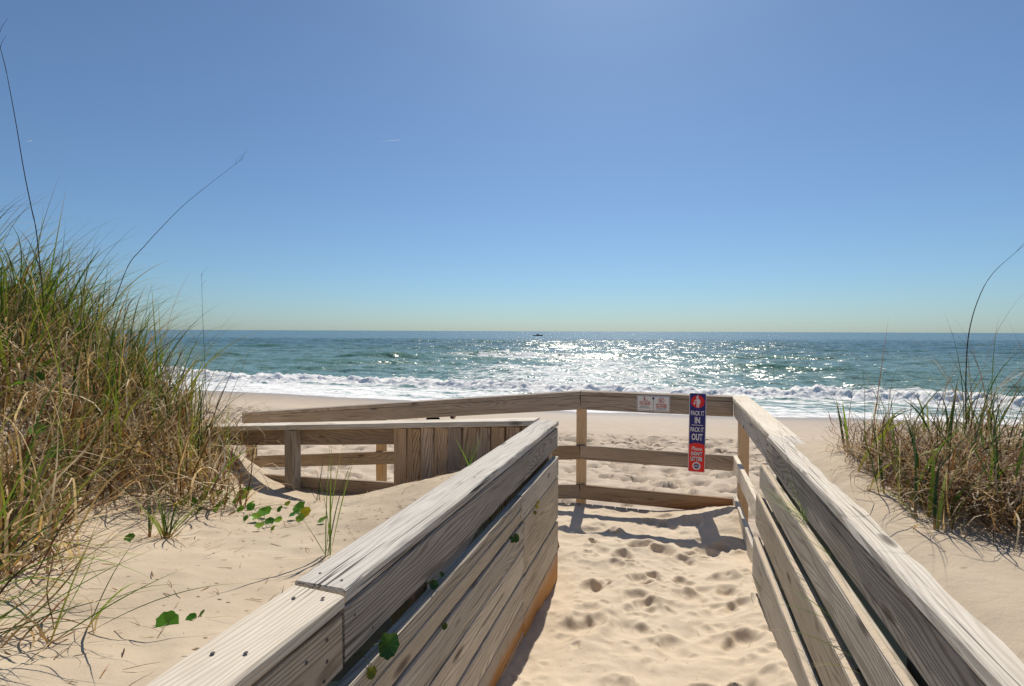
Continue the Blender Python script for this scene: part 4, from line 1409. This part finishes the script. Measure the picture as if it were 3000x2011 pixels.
def pennywort(base, leaves, label, group=None, cols=None):
    """leaves: (world point, radius, facing vector)"""
    o = thing('pennywort', base, label, 'plant', group)
    for li, (p_, r_, nrm) in enumerate(leaves):
        p_ = Vector(p_)
        lf = bpy.data.objects.new('leaf', LEAF)
        lc = cols[li % len(cols)] if cols else random.choice(LEAF_COLS)
        lf.color = (*[c_ * random.uniform(0.85, 1.15) for c_ in lc], 1)
        link(lf, o)
        q = Vector(nrm).to_track_quat('Z', 'Y').to_matrix().to_4x4()
        q = Matrix.Translation(p_) @ q @ Matrix.Rotation(random.uniform(0, 6.28), 4, 'Z') @ Matrix.Diagonal((r_, r_ * random.uniform(.85, 1.1), r_, 1))
        put(lf, q)
        b_ = Vector(base)
        mid = (b_ + p_) / 2 + Vector((0.004, 0.004, 0.01))
        tube('stem', [b_, mid, p_ - Vector(nrm).normalized() * r_ * 0.1], 0.0015, 0.001, M['stem'], o, 4)
    return o


def penny_px(px, label, rad=None, lift=0.03, face=(0, -0.55, 0.8), hf=h_left, group=None, cols=None, toward=0.0):
    pts = [hit(u, v, hf) for (u, v, r_) in px]
    base = sum(pts, Vector()) / len(pts)
    base = Vector((base.x, base.y, float(hf(np.array([base.x]), np.array([base.y]))[0]) - 0.005))
    lv = []
    for (u, v, r_), p_ in zip(px, pts):
        dpt = (p_ - EYE)
        dist_ = w2c(p_.x, p_.y)[1]
        nrm = Vector(face) + Vector((random.uniform(-.5, .5), random.uniform(-.35, .35), random.uniform(-.2, .2)))
        q_ = p_ + Vector((0, 0, lift)) - (p_ - EYE).normalized() * toward
        lv.append((q_, r_ * dist_ / F_PX, nrm))
    return pennywort(base, lv, label, group, cols)


penny_px([(490, 1835, 30)], 'single scalloped round leaf lying alone on the near dune sand', lift=0.012, face=(0.25, -0.5, 0.8))
penny_px([(560, 1818, 14), (592, 1805, 11)], 'two tiny dark leaves beside the lone round leaf', lift=0.008)
penny_px([(775, 1515, 21), (750, 1530, 16), (790, 1545, 13), (735, 1500, 13), (760, 1558, 14), (815, 1540, 12)], 'low cluster of round green leaves below the ramp post')
penny_px([(878, 1503, 20), (895, 1518, 17), (862, 1522, 17), (880, 1535, 14)], 'cluster of green and yellow leaves on open sand past the ramp post', cols=[LEAF_COLS[1], YELLOW, LEAF_COLS[0], LEAF_COLS[4]])
penny_px([(945, 1535, 15)], 'one bright leaf standing alone on the sand by the walkway railing', lift=0.02)
penny_px([(598, 1470, 17), (560, 1485, 16)], 'two leaves low at the seaward foot of the mound')
penny_px([(672, 1460, 22), (712, 1462, 18), (722, 1450, 16), (640, 1500, 22)], 'spread of leaves trailing out from under the mound grass')
penny_px([(520, 1492, 13), (545, 1480, 16)], 'yellow leaf and green leaf behind the orange-based tuft', cols=[YELLOW, LEAF_COLS[2]])
penny_px([(600, 1440, 13), (640, 1452, 12), (690, 1478, 12), (705, 1502, 11), (735, 1484, 12), (655, 1480, 14), (820, 1502, 10), (842, 1486, 10), (585, 1505, 12), (720, 1530, 10), (800, 1560, 9)], 'trail of many small leaves creeping out along the foot of the mound', lift=0.02)
penny_px([(380, 1590, 14)], 'tiny leaf in the litter left of the orange-based tuft', lift=0.02)


penny_px([(65, 1120, 28), (130, 1140, 24), (60, 1200, 26), (150, 1230, 22), (110, 1180, 20)], 'patch of round leaves high among the mound grass', lift=0.14, toward=0.28)
penny_px([(110, 1330, 22), (85, 1395, 22), (160, 1400, 18)], 'patch of round leaves halfway up the mound', lift=0.12, toward=0.22)
penny_px([(470, 1390, 18), (485, 1415, 17), (520, 1430, 14), (500, 1380, 12)], 'leaves climbing among straw near the mound edge', lift=0.08, toward=0.12)

# leaves sprouting from the gaps in the boarded-up railing; shade is darkened into their greens
pennywort((-0.75, 1.13, 0.885), [((-0.698, 1.19, 0.880), 0.033, (0.75, -0.55, 0.35)), ((-0.705, 1.12, 0.850), 0.016, (0.8, -0.3, 0.3))], 'large round leaf growing out of the gap under the top rail of the boarded railing', cols=[(0.035, 0.11, 0.010), (0.16, 0.20, 0.01)])
pennywort((-0.74, 2.36, 0.725), [((-0.705, 2.38, 0.705), 0.021, (0.7, -0.5, 0.3)), ((-0.712, 2.34, 0.712), 0.014, (0.5, -0.6, 0.3))], 'small dark leaf wedged between boards near the butt joint', cols=[(0.025, 0.085, 0.010)])
pennywort((-0.74, 2.78, 0.725), [((-0.708, 2.80, 0.722), 0.012, (0.7, -0.5, 0.5)), ((-0.706, 2.76, 0.700), 0.011, (0.7, -0.5, 0.3)), ((-0.707, 2.83, 0.736), 0.010, (0.6, -0.5, 0.6))], 'tiny yellowing sprig of leaves on the boards past the butt joint', cols=[YELLOW, (0.2, 0.2, 0.02)])
pennywort((-0.74, 1.55, 0.722), [((-0.706, 1.56, 0.725), 0.012, (0.7, -0.5, 0.3))], 'one tiny leaf between boards of the boarded railing', cols=[(0.05, 0.10, 0.01)])
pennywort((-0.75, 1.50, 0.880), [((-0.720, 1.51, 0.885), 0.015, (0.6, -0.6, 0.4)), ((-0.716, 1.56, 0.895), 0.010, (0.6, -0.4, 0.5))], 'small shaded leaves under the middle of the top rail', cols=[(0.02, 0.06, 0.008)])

# ------------------------------------------------------------------ people on the beach
M['chair_black'] = plain('chair_fabric', (0.006, 0.006, 0.007), 0.85, 0.1)
M['frame'] = plain('chair_frame', (0.08, 0.08, 0.085), 0.4, 0.5)
M['skin'] = plain('skin', (0.46, 0.26, 0.17), 0.6)
M['hair'] = plain('hair', (0.012, 0.010, 0.009), 0.7)
M['shirt'] = plain('blue_shirt', (0.025, 0.03, 0.16), 0.8)

D_P = 19.0
pc = at_depth(1271, 1232, D_P)
gz = float(h_beach(np.array([pc.x]), np.array([pc.y]))[0])
ch = thing('beach_chair', (pc.x, pc.y, gz), 'black fabric beach chair on the beach, seen from behind below the ramp railing', 'chair')
ch.rotation_euler = (0, 0, YAW)
bpy.context.view_layer.update()
top_z = pc.z + 0.14 - gz
mesh_obj('backrest', [(-0.27, -0.10, 0.25), (0.27, -0.10, 0.25), (0.27, -0.20, top_z - 0.10), (0.22, -0.22, top_z), (-0.22, -0.22, top_z), (-0.27, -0.20, top_z - 0.10),
                      (-0.27, -0.07, 0.25), (0.27, -0.07, 0.25), (0.27, -0.16, top_z - 0.10), (0.22, -0.18, top_z), (-0.22, -0.18, top_z), (-0.27, -0.16, top_z - 0.10)],
         [(0, 1, 2, 3, 4, 5), (11, 10, 9, 8, 7, 6)] + [(i, (i + 6), (i + 1) % 6 + 6, (i + 1) % 6) for i in range(6)], M['chair_black'], ch)
mesh_obj('seat', [(-0.25, -0.08, 0.22), (0.25, -0.08, 0.22), (0.25, 0.40, 0.26), (-0.25, 0.40, 0.26), (-0.25, -0.08, 0.25), (0.25, -0.08, 0.25), (0.25, 0.40, 0.29), (-0.25, 0.40, 0.29)],
         [(3, 2, 1, 0), (4, 5, 6, 7), (0, 1, 5, 4), (1, 2, 6, 5), (2, 3, 7, 6), (3, 0, 4, 7)], M['chair_black'], ch)
for sx_ in (-1, 1):
    for (y0, y1) in ((-0.22, 0.05), (0.42, 0.12)):
        v0, v1 = Vector((sx_ * 0.27, y0, 0.0)), Vector((sx_ * 0.27, y1, 0.30))
        o = tube('leg', [v0, (v0 + v1) / 2, v1], 0.012, 0.012, M['frame'], None)
        o.parent = ch
    o = tube('armrest', [Vector((sx_ * 0.28, -0.16, 0.48)), Vector((sx_ * 0.28, 0.1, 0.49)), Vector((sx_ * 0.28, 0.33, 0.47))], 0.018, 0.018, M['frame'], None)
    o.parent = ch


def skin_figure(name, joints, edges, mat, parent):
    me = bpy.data.meshes.new(name)
    me.from_pydata([j[0] for j in joints], edges, [])
    o = bpy.data.objects.new(name, me)
    link(o, parent)
    md = o.modifiers.new('skin', 'SKIN')
    for i, j in enumerate(joints):
        me.skin_vertices[0].data[i].radius = (j[1], j[2] if len(j) > 2 else j[1])
    me.skin_vertices[0].data[0].use_root = True
    md.use_smooth_shade = True
    sb_ = o.modifiers.new('sub', 'SUBSURF')
    sb_.levels = sb_.render_levels = 2
    me.materials.append(mat)
    bpy.context.view_layer.update()
    dg = bpy.context.evaluated_depsgraph_get()
    m2 = bpy.data.meshes.new_from_object(o.evaluated_get(dg))
    o.modifiers.clear()
    o.data = m2
    m2.materials.clear()
    m2.materials.append(mat)
    return o


ph = at_depth(1324, 1222, D_P + 0.3)                      # middle of the head
gz = float(h_beach(np.array([ph.x]), np.array([ph.y]))[0])
hz = ph.z - gz
pe = thing('person', (ph.x, ph.y, gz), 'dark-haired person in a blue top sitting beside the black chair on the beach', 'person')
pe.rotation_euler = (0, 0, YAW - R(62))                    # faces right along the beach
bpy.context.view_layer.update()
k = hz / 0.78
J = [((0, 0, 0.11 * k), 0.15), ((0, 0.02, 0.32 * k), 0.135, 0.11), ((0, 0, 0.52 * k), 0.14, 0.10), ((0, 0.01, 0.60 * k), 0.06), ((0, 0.03, 0.66 * k), 0.055),
     ((-0.17, 0, 0.53 * k), 0.06), ((-0.22, 0.10, 0.32 * k), 0.045), ((-0.14, 0.30, 0.30 * k), 0.036), ((-0.10, 0.37, 0.30 * k), 0.03),
     ((0.17, 0, 0.53 * k), 0.06), ((0.22, 0.10, 0.32 * k), 0.045), ((0.14, 0.30, 0.30 * k), 0.036), ((0.10, 0.37, 0.30 * k), 0.03),
     ((-0.10, 0.05, 0.12 * k), 0.09), ((-0.13, 0.42, 0.34 * k), 0.065), ((-0.12, 0.55, 0.06), 0.045), ((-0.12, 0.68, 0.035), 0.035),
     ((0.10, 0.05, 0.12 * k), 0.09), ((0.13, 0.42, 0.34 * k), 0.065), ((0.12, 0.55, 0.06), 0.045), ((0.12, 0.68, 0.035), 0.035)]
E = [(0, 1), (1, 2), (2, 3), (3, 4), (2, 5), (5, 6), (6, 7), (7, 8), (2, 9), (9, 10), (10, 11), (11, 12), (0, 13), (13, 14), (14, 15), (15, 16), (0, 17), (17, 18), (18, 19), (19, 20)]
skin_figure('body', J, E, M['shirt'], pe)


def blob(name, c, rad, mat, parent, cut=None, bumpf=None, ns=14, nr=10):
    vs_, fs = [], []
    for i in range(nr + 1):
        ph_ = math.pi * i / nr
        for j in range(ns):
            a = 2 * math.pi * j / ns
            n_ = Vector((math.sin(ph_) * math.cos(a), math.sin(ph_) * math.sin(a), math.cos(ph_)))
            s_ = bumpf(n_) if bumpf else 1.0
            vs_.append((c[0] + rad[0] * n_.x * s_, c[1] + rad[1] * n_.y * s_, c[2] + rad[2] * n_.z * s_))
    for i in range(nr):
        for j in range(ns):
            fs.append((i * ns + j, (i + 1) * ns + j, (i + 1) * ns + (j + 1) % ns, i * ns + (j + 1) % ns))
    return mesh_obj(name, vs_, fs, mat, parent, smooth=True)


blob('head', (0, 0.045, hz), (0.075, 0.095, 0.115), M['skin'], pe, bumpf=lambda n_: 1 + 0.16 * max(0, n_.y) ** 14 * (1 if abs(n_.z) < .35 else 0) - 0.10 * max(0, -n_.z) * (1 - max(0, n_.y)))
blob('hair', (0, 0.018, hz + 0.030), (0.084, 0.098, 0.105), M['hair'], pe, bumpf=lambda n_: 1.0 - 0.22 * max(0, n_.y) * max(0, -n_.z + 0.5))

# ------------------------------------------------------------------ boat far out
bp = at_depth(1576, 985, 545.0)
bo = thing('motor_boat', (bp.x, bp.y, WATER), 'small dark motor boat far out on the glittering sea', 'boat')
bo.rotation_euler = (0, 0, YAW)
bpy.context.view_layer.update()
M['hull'] = plain('boat_hull', (0.025, 0.025, 0.03), 0.5)
M['cabin'] = plain('boat_cabin', (0.14, 0.10, 0.09), 0.6)
sec = [(-4.6, 1.0, 0.9), (-2.5, 1.25, 0.85), (0.5, 1.3, 0.95), (3.0, 0.95, 1.15), (4.9, 0.06, 1.5)]
vs_, fs = [], []
for x, hw, hh in sec:
    vs_ += [(x, -hw, hh), (x, -hw * 0.75, -0.2), (x, hw * 0.75, -0.2), (x, hw, hh)]
for i in range(len(sec) - 1):
    for j in range(3):
        fs.append((i * 4 + j, i * 4 + j + 1, i * 4 + 5 + j, i * 4 + 4 + j))
    fs.append((i * 4 + 3, i * 4, i * 4 + 4, i * 4 + 7))
fs += [(3, 2, 1, 0), (16, 17, 18, 19)]
mesh_obj('hull', vs_, fs, M['hull'], bo)
mesh_obj('cabin', [(-1.6, -0.8, 0.9), (1.2, -0.8, 0.95), (1.2, 0.8, 0.95), (-1.6, 0.8, 0.9), (-1.4, -0.7, 2.0), (0.5, -0.7, 2.0), (0.5, 0.7, 2.0), (-1.4, 0.7, 2.0)],
         [(0, 1, 5, 4), (1, 2, 6, 5), (2, 3, 7, 6), (3, 0, 4, 7), (4, 5, 6, 7)], M['cabin'], bo)
mesh_obj('outboard', [(-5.1, -0.25, 0.2), (-4.62, -0.25, 0.2), (-4.62, 0.25, 0.2), (-5.1, 0.25, 0.2), (-5.05, -0.2, 1.5), (-4.65, -0.2, 1.4), (-4.65, 0.2, 1.4), (-5.05, 0.2, 1.5)],
         [(0, 1, 5, 4), (1, 2, 6, 5), (2, 3, 7, 6), (3, 0, 4, 7), (4, 5, 6, 7)], M['hull'], bo)

# ------------------------------------------------------------------ vapour trails
t = NT('vapour')
t.b.inputs['Base Color'].default_value = (0.9, 0.9, 0.9, 1)
t.b.inputs['Roughness'].default_value = 1.0
t.b.inputs['Specular IOR Level'].default_value = 0.0
tp = t.add('ShaderNodeBsdfTransparent')
tr = t.add('ShaderNodeBsdfTranslucent')
tr.inputs['Color'].default_value = (0.9, 0.9, 0.9, 1)
m1 = t.add('ShaderNodeMixShader')
m1.inputs[0].default_value = 0.5
t.l.new(t.b.outputs[0], m1.inputs[1])
t.l.new(tr.outputs[0], m1.inputs[2])
tc = t.add('ShaderNodeTexCoord')
sp = t.add('ShaderNodeSeparateXYZ')
t.l.new(tc.outputs['Generated'], sp.inputs[0])
m2 = t.add('ShaderNodeMixShader')
t.l.new(t.math('MULTIPLY', t.math('ADD', t.math('MULTIPLY', sp.outputs[0], 0.9), 0.1), 0.42), m2.inputs[0])
t.l.new(tp.outputs[0], m2.inputs[1])
t.l.new(m1.outputs[0], m2.inputs[2])
t.l.new(m2.outputs[0], t.out.inputs['Surface'])
M['vapour'] = t.m
for (u0, v0, u1, v1, lab) in ((1112, 416, 1172, 410, 'short white vapour trail high in the open sky'), (74, 417, 95, 412, 'fainter stub of vapour trail above the mound grass')):
    p0, p1 = at_depth(u0, v0, 22000), at_depth(u1, v1, 21500)
    pts = [p0.lerp(p1, i / 10) for i in range(11)]
    vs_, fs = [], []
    for i, q in enumerate(pts):
        r_ = 19 * (0.25 + 0.75 * math.sin(math.pi * min(1, 0.02 + i / 10 * 0.93)) ** 0.6) * (0.5 + 0.5 * i / 10)
        for j in range(8):
            a = 2 * math.pi * j / 8
            vs_.append(q + Vector((0, r_ * math.cos(a), r_ * math.sin(a))))
    for i in range(10):
        for j in range(8):
            fs.append((i * 8 + j, i * 8 + (j + 1) % 8, (i + 1) * 8 + (j + 1) % 8, (i + 1) * 8 + j))
    o = mesh_obj('vapour_trail', vs_, fs, M['vapour'], None, smooth=True)
    tag(o, lab, 'vapour trail')
